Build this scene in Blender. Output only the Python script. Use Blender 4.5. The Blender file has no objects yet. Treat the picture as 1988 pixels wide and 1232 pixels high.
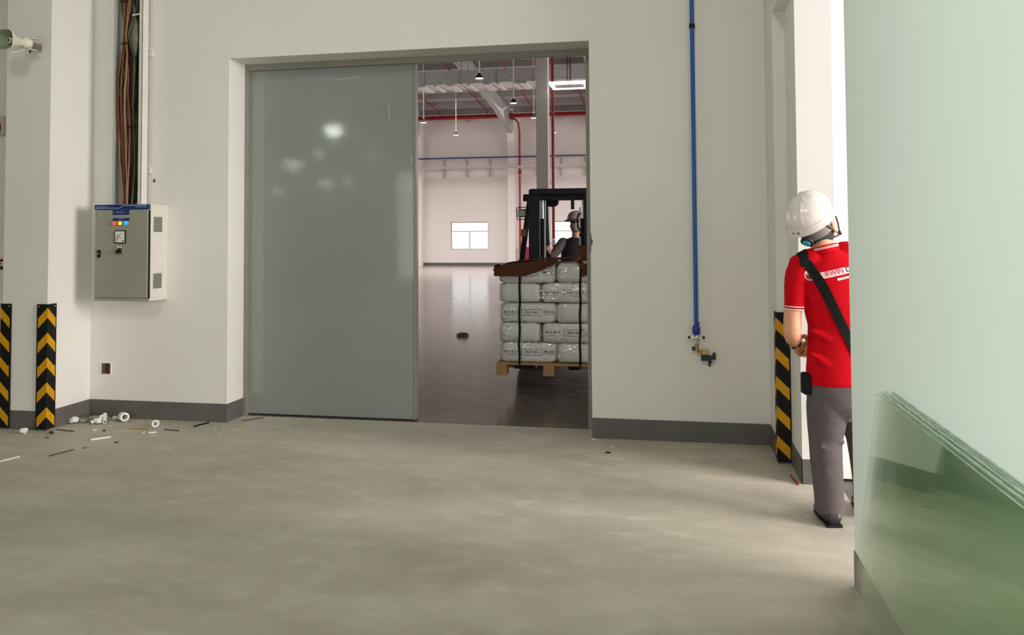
import bpy, bmesh, math, random
from mathutils import Vector, Matrix
from mathutils.bvhtree import BVHTree
random.seed(7)
sc = bpy.context.scene
COL = sc.collection

# ------------------------------------------------------------------ camera
cam_d = bpy.data.cameras.new('camera')
cam = bpy.data.objects.new('camera', cam_d); COL.objects.link(cam)
fw = Vector((-0.18882483, 0.98133827, 0.03633703)).normalized()
rt = Vector((0.98193033, 0.1891537, -0.00580518)).normalized()
up = rt.cross(fw).normalized()
cam.matrix_world = Matrix(((rt.x, up.x, -fw.x, 0), (rt.y, up.y, -fw.y, 0), (rt.z, up.z, -fw.z, 1.55), (0, 0, 0, 1)))
cam_d.sensor_fit = 'HORIZONTAL'; cam_d.sensor_width = 36.0
cam_d.lens = 1581.58 * 36.0 / 1988.0
cam_d.shift_y = -(616.0 - 393.3) / 1988.0
cam_d.clip_start = 0.05; cam_d.clip_end = 300
sc.camera = cam

# ------------------------------------------------------------------ world and light
w = bpy.data.worlds.new('overcast'); sc.world = w; w.use_nodes = True
wn = w.node_tree.nodes
wn['Background'].inputs[0].default_value = (1.0, 0.985, 0.97, 1)
wn['Background'].inputs[1].default_value = 1.7

def area(name, loc, direction, sx, sy, power, color=(1, 1, 1), spread=math.pi):
    l = bpy.data.lights.new(name, 'AREA'); l.shape = 'RECTANGLE'; l.size = sx; l.size_y = sy
    l.energy = power; l.color = color; l.spread = spread
    o = bpy.data.objects.new(name, l); COL.objects.link(o); o.location = loc
    o.rotation_euler = Vector(direction).to_track_quat('-Z', 'Y').to_euler()
    return o
# daylight reaching the side gate on the right
area('gate_daylight', (18.0, -0.4, 5.0), (-1, 0.22, -0.17), 8.2, 9.0, 6300, (1.0, 0.93, 0.90))
area('gate_fill_light', (2.1, 4.75, 4.18), (-0.6, -0.05, -1), 0.9, 0.5, 18, (1.0, 0.94, 0.92))  # added fill standing in for sky light on the floor by the gate
# near hall: daylight from its doors behind the camera, a lamp, added side and ceiling fills
area('hall_daylight', (-4.0, -12.0, 1.8), (0.02, 1, -0.03), 9, 3.4, 235, (1.0, 1.0, 0.97))
area('hall_side_fill', (-10.0, -0.6, 2.3), (1, 0.05, 0), 5, 4.0, 108, (0.90, 1.0, 0.94), 1.0)  # added fill that brightens the near right wall
area('hall_lamp_light', (-1.3, -2.2, 6.5), (-0.25, 0.55, -0.8), 1.3, 1.3, 160, (1.0, 0.93, 0.80))
area('hall_roof_fill', (-14.0, -18.0, 7.8), (0, 0, -1), 16, 14, 110, (0.96, 1.0, 0.92))  # added overhead fill for the closed hall
# far warehouse: open gate on its right side, windows on the left, added fill above the far floor
area('warehouse_daylight_right', (8.7, 29.0, 3.2), (-1, 0, 0), 14, 5.0, 930, (1.0, 0.92, 0.90))
area('warehouse_daylight_left', (-19.7, 28.0, 3.6), (1, 0, 0), 17, 5.5, 520, (1.0, 0.92, 0.90))
area('warehouse_floor_fill', (-5.0, 32.0, 7.0), (0, 0, -1), 20, 7, 1700, (1.0, 0.93, 0.92), 1.7)  # added overhead fill that brightens the far end of the floor

sc.cycles.transparent_max_bounces = 40
sc.view_settings.view_transform = 'Standard'
sc.view_settings.look = 'None'
sc.view_settings.exposure = 0.0
sc.view_settings.gamma = 1.0
sc.view_settings.use_curve_mapping = False

# ------------------------------------------------------------------ materials
def srgb(r, g, b):
    f = lambda c: (c / 255 / 12.92) if c / 255 <= 0.04045 else ((c / 255 + 0.055) / 1.055) ** 2.4
    return (f(r), f(g), f(b), 1)

def mat(name, col, rough=0.5, metal=0.0, var=0.06, scale=8.0, bump=0.0, bscale=40.0, stretch=(1, 1, 1), spec=0.5, coat=0.0, emit=None, estr=0.0, detail=4):
    m = bpy.data.materials.new(name); m.use_nodes = True
    nt = m.node_tree; N = nt.nodes; L = nt.links
    p = N['Principled BSDF']
    tc = N.new('ShaderNodeTexCoord'); mp = N.new('ShaderNodeMapping'); mp.inputs['Scale'].default_value = stretch
    L.new(tc.outputs['Object'], mp.inputs['Vector'])
    nz = N.new('ShaderNodeTexNoise'); nz.inputs['Scale'].default_value = scale; nz.inputs['Detail'].default_value = detail
    L.new(mp.outputs['Vector'], nz.inputs['Vector'])
    cr = N.new('ShaderNodeValToRGB')
    c = col if len(col) == 4 else (*col, 1)
    cr.color_ramp.elements[0].position = 0.3; cr.color_ramp.elements[1].position = 0.7
    cr.color_ramp.elements[0].color = tuple(max(0, x * (1 - var)) for x in c[:3]) + (1,)
    cr.color_ramp.elements[1].color = tuple(min(1, x * (1 + var)) for x in c[:3]) + (1,)
    L.new(nz.outputs['Fac'], cr.inputs['Fac']); L.new(cr.outputs['Color'], p.inputs['Base Color'])
    p.inputs['Roughness'].default_value = rough; p.inputs['Metallic'].default_value = metal
    p.inputs['Specular IOR Level'].default_value = spec
    p.inputs['Coat Weight'].default_value = coat; p.inputs['Coat Roughness'].default_value = 0.08
    if bump:
        n2 = N.new('ShaderNodeTexNoise'); n2.inputs['Scale'].default_value = bscale; n2.inputs['Detail'].default_value = 3
        L.new(mp.outputs['Vector'], n2.inputs['Vector'])
        b = N.new('ShaderNodeBump'); b.inputs['Strength'].default_value = bump; b.inputs['Distance'].default_value = 0.02
        L.new(n2.outputs['Fac'], b.inputs['Height']); L.new(b.outputs['Normal'], p.inputs['Normal'])
    if emit:
        p.inputs['Emission Color'].default_value = emit; p.inputs['Emission Strength'].default_value = estr
    m.diffuse_color = c
    return m

M = {}
M['wall'] = mat('wall_paint', (0.785, 0.765, 0.722), 0.62, var=0.025, scale=0.8, bump=0.03, bscale=60)
M['wall_bounce'] = mat('wall_paint_bounce', (0.77, 0.83, 0.775), 0.6, var=0.03, scale=0.7, bump=0.06, bscale=50)  # white paint with the green tint of bounced light put into its colour
M['wall_far'] = mat('warehouse_paint', (0.80, 0.755, 0.72), 0.65, var=0.02, scale=0.5)
M['base'] = mat('skirting_grey_paint', srgb(96, 92, 88), 0.5, var=0.12, scale=5)
M['ceil'] = mat('ceiling_sheet', (0.55, 0.55, 0.53), 0.6)
M['roof'] = mat('roof_sheet', (0.40, 0.395, 0.39), 0.45, metal=0.2, var=0.12, scale=2)
M['steel'] = mat('grey_steel_paint', (0.40, 0.40, 0.385), 0.45, var=0.06, scale=3)
M['galv'] = mat('galvanised_steel', (0.74, 0.74, 0.74), 0.40, metal=0.35, var=0.18, scale=6, stretch=(3, 1, 1))
M['tray_lit'] = mat('tray_steel_lit', (0.70, 0.67, 0.62), 0.45)  # paler copy of the tray steel, the lit side's brightness in its colour
M['door'] = mat('door_grey_gloss', srgb(139, 145, 140), 0.06, var=0.03, scale=1.2, bump=0.012, bscale=9, spec=0.5)
M['frame'] = mat('door_frame_grey', srgb(135, 134, 122), 0.4, var=0.06)
M['cab'] = mat('cabinet_grey', srgb(150, 150, 136), 0.45, var=0.03, scale=4, bump=0.03, bscale=120)
M['cabl'] = mat('cabinet_light', (0.66, 0.63, 0.56), 0.42, var=0.03)
M['blue'] = mat('label_blue', srgb(14, 40, 108), 0.4)
M['bluelt'] = mat('label_print_pale', srgb(150, 180, 215), 0.5)
M['white'] = mat('white_plastic', (0.80, 0.79, 0.76), 0.4)
M['black'] = mat('black_rubber', (0.007, 0.007, 0.008), 0.6, spec=0.2, var=0.2, bump=0.05)
M['yellow'] = mat('yellow_reflective', srgb(208, 150, 6), 0.5, spec=0.3, var=0.08)
M['bolt'] = mat('bolt_steel', (0.6, 0.6, 0.6), 0.35, metal=0.8)
M['dark'] = mat('dark_metal', (0.007, 0.008, 0.013), 0.6, var=0.2, spec=0.25)
M['ink'] = mat('black_ink', (0.02, 0.02, 0.025), 0.6)
M['pipeblue'] = mat('pipe_blue', srgb(5, 84, 160), 0.3, var=0.05)
M['brass'] = mat('brass', (0.42, 0.30, 0.09), 0.3, metal=0.85)
M['chrome'] = mat('steel_fitting', (0.6, 0.6, 0.6), 0.25, metal=0.9)
M['red'] = mat('pipe_red', srgb(150, 6, 22), 0.4)
M['redsign'] = mat('alarm_red', srgb(140, 14, 14), 0.4)
M['beige'] = mat('beige_plastic', srgb(190, 185, 165), 0.45)
M['hornin'] = mat('horn_inner', srgb(150, 160, 135), 0.5)
M['hornout'] = mat('horn_outer', srgb(228, 224, 205), 0.45)
M['bracket'] = mat('bracket_brown_steel', srgb(110, 98, 88), 0.5)
M['bag'] = mat('bag_white_film', (0.70, 0.70, 0.665), 0.42, var=0.05, scale=10, bump=0.12, bscale=14)
M['card'] = mat('brown_cardboard', srgb(112, 76, 54), 0.8, spec=0.15, var=0.1, scale=9)
M['wood'] = mat('pallet_wood', srgb(164, 130, 84), 0.7, var=0.16, scale=5, stretch=(1, 12, 12))
M['shirt'] = mat('red_polo_knit', srgb(186, 0, 18), 0.8, spec=0.12, var=0.05, bump=0.22, bscale=9.0, stretch=(1, 1, 0.55))
M['trim'] = mat('polo_trim', srgb(250, 205, 205), 0.7)
M['maroon'] = mat('polo_trim_dark', srgb(150, 8, 24), 0.7)
M['trousers'] = mat('grey_trousers', srgb(90, 82, 82), 0.8, spec=0.2, var=0.06, bump=0.5, bscale=6.0, stretch=(1, 1, 1.6))
M['skin'] = mat('skin', srgb(206, 148, 112), 0.55, var=0.05)
M['hair'] = mat('black_hair', (0.012, 0.010, 0.010), 0.55, bump=0.4, bscale=150)
M['helmet'] = mat('helmet_white', srgb(216, 206, 199), 0.22, var=0.015, spec=0.6)
M['strap'] = mat('black_webbing', (0.009, 0.0095, 0.010), 0.8, spec=0.12, var=0.2, bump=0.2, bscale=200)
M['greyband'] = mat('grey_harness', srgb(120, 110, 105), 0.6)
M['cyan'] = mat('cyan_knob', srgb(40, 170, 200), 0.35)
M['orange_lamp'] = mat('orange_lens', srgb(150, 60, 25), 0.4)
M['maskw'] = mat('mask_pale', srgb(150, 146, 142), 0.8)
M['drv_shirt'] = mat('driver_shirt', srgb(74, 66, 60), 0.8)
M['lens'] = mat('lamp_lens', srgb(150, 165, 150), 0.2)
M['plaster'] = mat('broken_plaster', srgb(96, 92, 80), 0.9, bump=0.5, bscale=80)
M['lampw'] = mat('lamp_diffuser', (0.9, 0.9, 0.88), 0.5, emit=(1, 0.98, 0.95, 1), estr=1.6)
M['bay'] = mat('high_bay_glow', (0.9, 0.9, 0.9), 0.5, emit=(0.93, 1.0, 0.93, 1), estr=26)
M['bay_dim'] = mat('high_bay_glow_dim', (0.9, 0.9, 0.9), 0.5, emit=(0.93, 1.0, 0.93, 1), estr=5.5)
M['pr'] = mat('pilot_red', srgb(240, 60, 50), 0.3, emit=srgb(255, 70, 55), estr=0.9)
M['py'] = mat('pilot_yellow', srgb(250, 200, 0), 0.3, emit=srgb(255, 200, 0), estr=0.75)
M['pb'] = mat('pilot_blue', srgb(0, 150, 255), 0.3, emit=srgb(0, 165, 255), estr=0.9)
for n, c in (('w_orange', (124, 64, 22)), ('w_yellow', (112, 88, 28)), ('w_red', (92, 22, 18)), ('w_brown', (58, 34, 20)), ('w_black', (12, 12, 14)), ('w_green', (72, 78, 28))):
    M[n] = mat('cable_' + n[2:], srgb(*c), 0.45)

def floor_mat(name, c1, c2, c3, rough, rvar, bump, sx, sy):
    m = bpy.data.materials.new(name); m.use_nodes = True
    nt = m.node_tree; N = nt.nodes; L = nt.links; p = N['Principled BSDF']
    tc = N.new('ShaderNodeTexCoord')
    def noise(scale, detail, st=(1, 1, 1), rough_=0.6):
        mp = N.new('ShaderNodeMapping'); mp.inputs['Scale'].default_value = st
        L.new(tc.outputs['Object'], mp.inputs['Vector'])
        n = N.new('ShaderNodeTexNoise'); n.inputs['Scale'].default_value = scale; n.inputs['Detail'].default_value = detail
        n.inputs['Roughness'].default_value = rough_
        L.new(mp.outputs['Vector'], n.inputs['Vector']); return n
    a = noise(0.9, 6, (sx, sy, 1)); b = noise(5.0, 8, (1, 1.6, 1)); d = noise(28, 5)
    r1 = N.new('ShaderNodeValToRGB'); r1.color_ramp.elements[0].position = 0.32; r1.color_ramp.elements[1].position = 0.68
    r1.color_ramp.elements[0].color = c1; r1.color_ramp.elements[1].color = c2
    L.new(a.outputs['Fac'], r1.inputs['Fac'])
    r2 = N.new('ShaderNodeValToRGB'); r2.color_ramp.elements[0].position = 0.5; r2.color_ramp.elements[1].position = 0.75
    r2.color_ramp.elements[0].color = (0, 0, 0, 1); r2.color_ramp.elements[1].color = (0.55, 0.55, 0.55, 1)
    L.new(b.outputs['Fac'], r2.inputs['Fac'])
    mx = N.new('ShaderNodeMixRGB'); mx.inputs['Color2'].default_value = c3
    L.new(r2.outputs['Color'], mx.inputs['Fac']); L.new(r1.outputs['Color'], mx.inputs['Color1'])
    r3 = N.new('ShaderNodeValToRGB'); r3.color_ramp.elements[0].position = 0.62; r3.color_ramp.elements[1].position = 0.8
    r3.color_ramp.elements[0].color = (1, 1, 1, 1); r3.color_ramp.elements[1].color = (0.72, 0.70, 0.66, 1)
    L.new(d.outputs['Fac'], r3.inputs['Fac'])
    mu = N.new('ShaderNodeMixRGB'); mu.blend_type = 'MULTIPLY'; mu.inputs['Fac'].default_value = 1
    L.new(mx.outputs['Color'], mu.inputs['Color1']); L.new(r3.outputs['Color'], mu.inputs['Color2'])
    L.new(mu.outputs['Color'], p.inputs['Base Color'])
    mr = N.new('ShaderNodeMapRange'); mr.inputs['To Min'].default_value = rough; mr.inputs['To Max'].default_value = rough + rvar
    L.new(b.outputs['Fac'], mr.inputs['Value']); L.new(mr.outputs['Result'], p.inputs['Roughness'])
    bp = N.new('ShaderNodeBump'); bp.inputs['Strength'].default_value = bump; bp.inputs['Distance'].default_value = 0.01
    L.new(b.outputs['Fac'], bp.inputs['Height']); L.new(bp.outputs['Normal'], p.inputs['Normal'])
    return m
M['floor'] = floor_mat('hall_concrete', srgb(174, 168, 152), srgb(204, 199, 183), srgb(220, 215, 204), 0.5, 0.25, 0.25, 0.8, 1.8)
M['floor_far'] = floor_mat('polished_concrete', srgb(112, 103, 99), srgb(130, 121, 116), srgb(152, 144, 138), 0.05, 0.20, 0.16, 0.5, 1.8)

def glass_mat(name, tint, refl=1.0, rough=0.0):
    m = bpy.data.materials.new(name); m.use_nodes = True
    nt = m.node_tree; N = nt.nodes; L = nt.links
    N.remove(N['Principled BSDF']); out = N['Material Output']
    tr = N.new('ShaderNodeBsdfTransparent'); tr.inputs[0].default_value = tint
    gl = N.new('ShaderNodeBsdfGlossy'); gl.inputs['Roughness'].default_value = rough; gl.inputs[0].default_value = (refl, refl, refl, 1)
    lw = N.new('ShaderNodeLayerWeight'); lw.inputs['Blend'].default_value = 0.5
    pw = N.new('ShaderNodeMath'); pw.operation = 'POWER'; pw.inputs[1].default_value = 5.0
    fr = N.new('ShaderNodeMath'); fr.operation = 'MULTIPLY_ADD'; fr.inputs[1].default_value = 0.40; fr.inputs[2].default_value = 0.012
    L.new(lw.outputs['Facing'], pw.inputs[0]); L.new(pw.outputs[0], fr.inputs[0])
    mx = N.new('ShaderNodeMixShader')
    tc = N.new('ShaderNodeTexCoord'); nz = N.new('ShaderNodeTexNoise'); nz.inputs['Scale'].default_value = 0.6
    bp = N.new('ShaderNodeBump'); bp.inputs['Strength'].default_value = 0.02; bp.inputs['Distance'].default_value = 0.02
    L.new(tc.outputs['Object'], nz.inputs['Vector']); L.new(nz.outputs['Fac'], bp.inputs['Height']); L.new(bp.outputs['Normal'], gl.inputs['Normal'])
    L.new(fr.outputs[0], mx.inputs[0]); L.new(tr.outputs[0], mx.inputs[1]); L.new(gl.outputs[0], mx.inputs[2]); L.new(mx.outputs[0], out.inputs[0])
    return m
M['glass'] = glass_mat('green_glass', (0.952, 0.968, 0.946, 1))
M['pane'] = glass_mat('clear_window_glass', (0.96, 0.97, 0.97, 1))
M['glassedge'] = mat('glass_edge', srgb(186, 202, 188), 0.25, var=0.35, scale=14, stretch=(1, 1, 6))

def film_mat():
    m = bpy.data.materials.new('stretch_film'); m.use_nodes = True
    nt = m.node_tree; N = nt.nodes; L = nt.links
    N.remove(N['Principled BSDF']); out = N['Material Output']
    tr = N.new('ShaderNodeBsdfTransparent'); tr.inputs[0].default_value = (0.96, 0.96, 0.96, 1)
    gl = N.new('ShaderNodeBsdfGlossy'); gl.inputs['Roughness'].default_value = 0.10
    tc = N.new('ShaderNodeTexCoord')
    def noise(scale, detail, st):
        mp = N.new('ShaderNodeMapping'); mp.inputs['Scale'].default_value = st; L.new(tc.outputs['Object'], mp.inputs['Vector'])
        n = N.new('ShaderNodeTexNoise'); n.inputs['Scale'].default_value = scale; n.inputs['Detail'].default_value = detail; n.inputs['Roughness'].default_value = 0.65
        L.new(mp.outputs['Vector'], n.inputs['Vector']); return n
    wr = noise(10, 3, (1, 1, 3.0))                 # soft wrinkles running around the load
    ck = noise(26, 6, (1, 1, 3.2))                 # fine creases that catch the light
    pt = noise(3.6, 3, (1, 1, 2.0))                # areas where several layers overlap
    bp = N.new('ShaderNodeBump'); bp.inputs['Strength'].default_value = 1.0; bp.inputs['Distance'].default_value = 0.010
    L.new(wr.outputs['Fac'], bp.inputs['Height']); L.new(bp.outputs['Normal'], gl.inputs['Normal'])
    def ramp(src, p0, p1_, v0, v1):
        cr = N.new('ShaderNodeValToRGB'); cr.color_ramp.elements[0].position = p0; cr.color_ramp.elements[1].position = p1_
        cr.color_ramp.elements[0].color = (v0, v0, v0, 1); cr.color_ramp.elements[1].color = (v1, v1, v1, 1)
        L.new(src.outputs['Fac'], cr.inputs['Fac']); return cr
    r1 = ramp(ck, 0.54, 0.62, 0.02, 0.65); r2 = ramp(pt, 0.44, 0.58, 0.04, 1.0)
    mu = N.new('ShaderNodeMath'); mu.operation = 'MULTIPLY'
    L.new(r1.outputs['Color'], mu.inputs[0]); L.new(r2.outputs['Color'], mu.inputs[1])
    mx = N.new('ShaderNodeMixShader')
    L.new(mu.outputs[0], mx.inputs[0]); L.new(tr.outputs[0], mx.inputs[1]); L.new(gl.outputs[0], mx.inputs[2]); L.new(mx.outputs[0], out.inputs[0])
    return m
M['film'] = film_mat()

# ------------------------------------------------------------------ building helpers
def rootmat(o):
    m = Matrix.Identity(4)
    while o is not None:
        m = o.matrix_basis @ m; o = o.parent
    return m

class MB:
    """collects shapes and links them as one mesh object"""
    def __init__(self): self.bm = bmesh.new()
    def face(self, vs):
        v = [self.bm.verts.new(p) for p in vs]
        return self.bm.faces.new(v)
    def box(self, x0, x1, y0, y1, z0, z1):
        P = [(x0, y0, z0), (x1, y0, z0), (x1, y1, z0), (x0, y1, z0), (x0, y0, z1), (x1, y0, z1), (x1, y1, z1), (x0, y1, z1)]
        v = [self.bm.verts.new(p) for p in P]
        for f in ((3, 2, 1, 0), (4, 5, 6, 7), (0, 1, 5, 4), (1, 2, 6, 5), (2, 3, 7, 6), (3, 0, 4, 7)):
            self.bm.faces.new([v[i] for i in f])
        return self
    def rings(self, R, cap=True, close=False):
        vs = [[self.bm.verts.new(p) for p in r] for r in R]; n = len(R[0])
        for a, b in zip(vs, vs[1:]):
            for i in range(n): self.bm.faces.new([a[i], a[(i + 1) % n], b[(i + 1) % n], b[i]])
        if close:
            a, b = vs[-1], vs[0]
            for i in range(n): self.bm.faces.new([a[i], a[(i + 1) % n], b[(i + 1) % n], b[i]])
        elif cap:
            self.bm.faces.new(list(reversed(vs[0]))); self.bm.faces.new(vs[-1])
        return self
    def tube(self, pts, r, n=10, closed=False):
        pts = [Vector(p) for p in pts]; R = []
        rr = r if isinstance(r, (list, tuple)) else [r] * len(pts)
        prev = None
        for i, p in enumerate(pts):
            if closed: t = pts[(i + 1) % len(pts)] - pts[i - 1]
            else: t = pts[min(i + 1, len(pts) - 1)] - pts[max(i - 1, 0)]
            t.normalize()
            if prev is None:
                a = Vector((0, 0, 1)) if abs(t.z) < 0.9 else Vector((1, 0, 0))
                x = t.cross(a).normalized()
            else:
                x = (prev - t * prev.dot(t)).normalized()
            prev = x; y = t.cross(x)
            R.append([p + x * rr[i] * math.cos(2 * math.pi * k / n) + y * rr[i] * math.sin(2 * math.pi * k / n) for k in range(n)])
        return self.rings(R, close=closed)
    def cyl(self, p0, p1, r0, r1=None, n=16):
        return self.tube([p0, p1], [r0, r0 if r1 is None else r1], n)
    def lathe(self, prof, c, axis, n=24, cap=True):
        c = Vector(c); a = Vector(axis).normalized()
        x = a.cross(Vector((0, 0, 1)) if abs(a.z) < 0.9 else Vector((1, 0, 0))).normalized(); y = a.cross(x)
        R = [[c + a * h + (x * math.cos(2 * math.pi * k / n) + y * math.sin(2 * math.pi * k / n)) * r for k in range(n)] for r, h in prof]
        return self.rings(R, cap=cap)
    def prism(self, poly, axis, a0, a1):
        def P(u, v, a): return (a, u, v) if axis == 0 else ((u, a, v) if axis == 1 else (u, v, a))
        A = [self.bm.verts.new(P(u, v, a0)) for u, v in poly]; B = [self.bm.verts.new(P(u, v, a1)) for u, v in poly]
        n = len(poly)
        for i in range(n): self.bm.faces.new([A[i], A[(i + 1) % n], B[(i + 1) % n], B[i]])
        self.bm.faces.new(list(reversed(A))); self.bm.faces.new(B)
        return self
    def bar(self, p0, p1, w_, h_, side=None):
        p0 = Vector(p0); p1 = Vector(p1); t = (p1 - p0).normalized()
        s = Vector(side) if side else (t.cross(Vector((0, 0, 1))) if abs(t.z) < 0.95 else Vector((1, 0, 0)))
        s = (s - t * s.dot(t)).normalized(); u = s.cross(t)
        q = [s * w_ / 2 + u * h_ / 2, -s * w_ / 2 + u * h_ / 2, -s * w_ / 2 - u * h_ / 2, s * w_ / 2 - u * h_ / 2]
        return self.rings([[p0 + a for a in q], [p1 + a for a in q]])
    def build(self, name, m, parent=None, local=False, smooth=False, bevel=0.0, seg=2, angle=40):
        bm = self.bm
        bmesh.ops.recalc_face_normals(bm, faces=bm.faces[:])
        me = bpy.data.meshes.new(name)
        if parent is not None:
            if not local: bm.transform(rootmat(parent).inverted())
            off = None
        elif not local:
            xs = [v.co for v in bm.verts]
            lo = Vector((min(v.x for v in xs), min(v.y for v in xs), min(v.z for v in xs))); hi = Vector((max(v.x for v in xs), max(v.y for v in xs), max(v.z for v in xs)))
            off = Vector(((lo.x + hi.x) / 2, (lo.y + hi.y) / 2, lo.z)); bm.transform(Matrix.Translation(-off))
        else: off = None
        bm.to_mesh(me); bm.free()
        o = bpy.data.objects.new(name, me); COL.objects.link(o)
        if parent is not None: o.parent = parent
        elif off is not None: o.location = off
        if m is not None: me.materials.append(M[m] if isinstance(m, str) else m)
        if smooth:
            for p in me.polygons: p.use_smooth = True
            me.set_sharp_from_angle(angle=math.radians(angle))
        if bevel:
            b = o.modifiers.new('bevel', 'BEVEL'); b.width = bevel; b.segments = seg; b.limit_method = 'ANGLE'; b.angle_limit = math.radians(40)
        return o

def tag(o, label, cat=None, group=None, kind=None):
    o['label'] = label
    if cat: o['category'] = cat
    if group: o['group'] = group
    if kind: o['kind'] = kind
    return o
def thing(name, label, cat, loc=(0, 0, 0), rotz=0, group=None):
    o = bpy.data.objects.new(name, None); COL.objects.link(o); o.empty_display_size = 0.1
    o.location = loc; o.rotation_euler = (0, 0, rotz)
    return tag(o, label, cat, group)
def struct(o, label=None):
    o['kind'] = 'structure'
    if label: o['label'] = label
    return o
def dup(root, loc, rotz=0, label=None, group=None):
    def cp(o, par):
        c = o.copy(); COL.objects.link(c)
        if par is not None: c.parent = par
        for ch in list(o.children): cp(ch, c)
        return c
    r = cp(root, None); r.location = loc; r.rotation_euler = (0, 0, rotz)
    if label: r['label'] = label
    if group: r['group'] = group
    return r

def text_geo(body, size, spacing=1.0, bold=0.0):
    cu = bpy.data.curves.new('lettering', 'FONT'); cu.body = body; cu.size = size; cu.space_character = spacing; cu.offset = bold
    cu.align_x = 'CENTER'; cu.align_y = 'CENTER'; cu.resolution_u = 3
    o = bpy.data.objects.new('lettering', cu); COL.objects.link(o)
    dg = bpy.context.evaluated_depsgraph_get(); dg.update()
    me = bpy.data.meshes.new_from_object(o.evaluated_get(dg))
    V = [v.co.copy() for v in me.vertices]; F = [list(p.vertices) for p in me.polygons]
    bpy.data.objects.remove(o); bpy.data.curves.remove(cu); bpy.data.meshes.remove(me)
    return V, F
def flat_print(mb, V, F, origin, xd, yd, bvh=None, ray=None, off=0.002):
    """flat print laid on a surface (follows it when a bvh is given)"""
    origin = Vector(origin); xd = Vector(xd).normalized(); yd = Vector(yd).normalized()
    vs = []
    for v in V:
        p = origin + xd * v.x + yd * v.y
        if bvh is not None:
            h = bvh.ray_cast(p, Vector(ray), 1.0)
            if h[0] is not None: p = h[0] - Vector(ray).normalized() * off
        vs.append(mb.bm.verts.new(p))
    for f in F:
        try: mb.bm.faces.new([vs[i] for i in f])
        except ValueError: pass
def rect_geo(w_, h_, nx=1, ny=1, cx=0, cy=0):
    V = [Vector((cx - w_ / 2 + w_ * i / nx, cy - h_ / 2 + h_ * j / ny, 0)) for j in range(ny + 1) for i in range(nx + 1)]
    F = [[j * (nx + 1) + i, j * (nx + 1) + i + 1, (j + 1) * (nx + 1) + i + 1, (j + 1) * (nx + 1) + i] for j in range(ny) for i in range(nx)]
    return V, F
def ell(c, a, b, ax=(1, 0, 0), bx=(0, 1, 0), n=20, e=1.0):
    c = Vector(c); ax = Vector(ax).normalized(); bx = Vector(bx).normalized(); R = []
    for k in range(n):
        t = 2 * math.pi * k / n; co, s = math.cos(t), math.sin(t)
        R.append(c + ax * a * math.copysign(abs(co) ** e, co) + bx * b * math.copysign(abs(s) ** e, s))
    return R
def limb(mb, pts, n=14):
    """closed tapered limb: list of (point, radius) with rounded ends"""
    P = [Vector(p) for p, r in pts]; R = [r for p, r in pts]
    d0 = (P[0] - P[1]).normalized(); d1 = (P[-1] - P[-2]).normalized()
    pp = [P[0] + d0 * R[0] * 0.85, P[0] + d0 * R[0] * 0.5] + P + [P[-1] + d1 * R[-1] * 0.5, P[-1] + d1 * R[-1] * 0.85]
    rr = [R[0] * 0.4, R[0] * 0.82] + R + [R[-1] * 0.82, R[-1] * 0.4]
    mb.tube(pp, rr, n)
def ball(mb, c, rx, ry, rz, mtx=None, n=16):
    m = Matrix.Translation(Vector(c)) @ (mtx.to_4x4() if mtx is not None else Matrix.Identity(4)) @ Matrix.Diagonal((rx, ry, rz, 1))
    bmesh.ops.create_uvsphere(mb.bm, u_segments=n, v_segments=n // 2 + 2, radius=1, matrix=m)
def organic(mb, voxel, it=3, factor=0.5):
    """fuse the shapes in mb into one continuous smooth surface"""
    me = bpy.data.meshes.new('fuse'); bmesh.ops.recalc_face_normals(mb.bm, faces=mb.bm.faces[:]); mb.bm.to_mesh(me); mb.bm.free()
    o = bpy.data.objects.new('fuse', me); COL.objects.link(o)
    r = o.modifiers.new('r', 'REMESH'); r.mode = 'VOXEL'; r.voxel_size = voxel
    s = o.modifiers.new('s', 'SMOOTH'); s.iterations = it; s.factor = factor
    dg = bpy.context.evaluated_depsgraph_get(); dg.update()
    m2 = bpy.data.meshes.new_from_object(o.evaluated_get(dg))
    out = MB(); out.bm.from_mesh(m2)
    bpy.data.objects.remove(o); bpy.data.meshes.remove(me); bpy.data.meshes.remove(m2)
    return out
def bvh_of(mb): return BVHTree.FromBMesh(mb.bm)

# ------------------------------------------------------------------ dimensions
WF, WB = 6.20, 6.465              # faces of the wall with the sliding door
OL, OR, OH = -3.596, -0.586, 3.016
BH = 0.151                        # painted skirting height
CLX0, CLX1, CLY = -5.285, -4.874, 5.703
PX0, PX1, PY = 0.705, 0.79, 5.73
KX0, KX1, KY = 0.785, 1.0, 5.294
SX, SEND = 0.78, 3.83             # side wall plane and its far end
FARY = 37.5
def roofz(y): return 7.25 + 0.098 * (FARY - y)

# ------------------------------------------------------------------ setting
struct(MB().box(1.0, 9, -32, WB, -0.25, -0.02).build('ground_yard', mat('yard_ground_dark', srgb(96, 94, 92), 0.85, bump=0.3, bscale=60)), 'unseen yard outside the gate, coloured dark to cut bounce')  # unseen ground, coloured dark to cut the bounce onto the column
struct(MB().box(-26, 1.0, -32, WB, -0.2, 0).build('floor', 'floor'), 'dusty grey concrete floor of the near hall')
struct(MB().box(-20, 9, WB, FARY + 0.3, -0.2, 0).build('floor_far', 'floor_far'), 'polished concrete floor of the warehouse beyond the door')
m = MB()
m.box(-26, OL, WF, WB, 0, 10.6); m.box(OR, 1.6, WF, WB, 0, 10.6); m.box(OL, OR, WF, WB, OH, 10.6)
struct(m.build('wall_front', 'wall'), 'white wall holding the sliding door opening')
struct(MB().box(CLX0, CLX1, CLY, WF, 0, 8).build('column', 'wall'), 'white square column at the left beside the electrical cabinet')
m = MB(); m.box(KX0, KX1, KY, WF, 0, 8)
struct(m.build('column', 'wall'), 'white column behind the worker')
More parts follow.
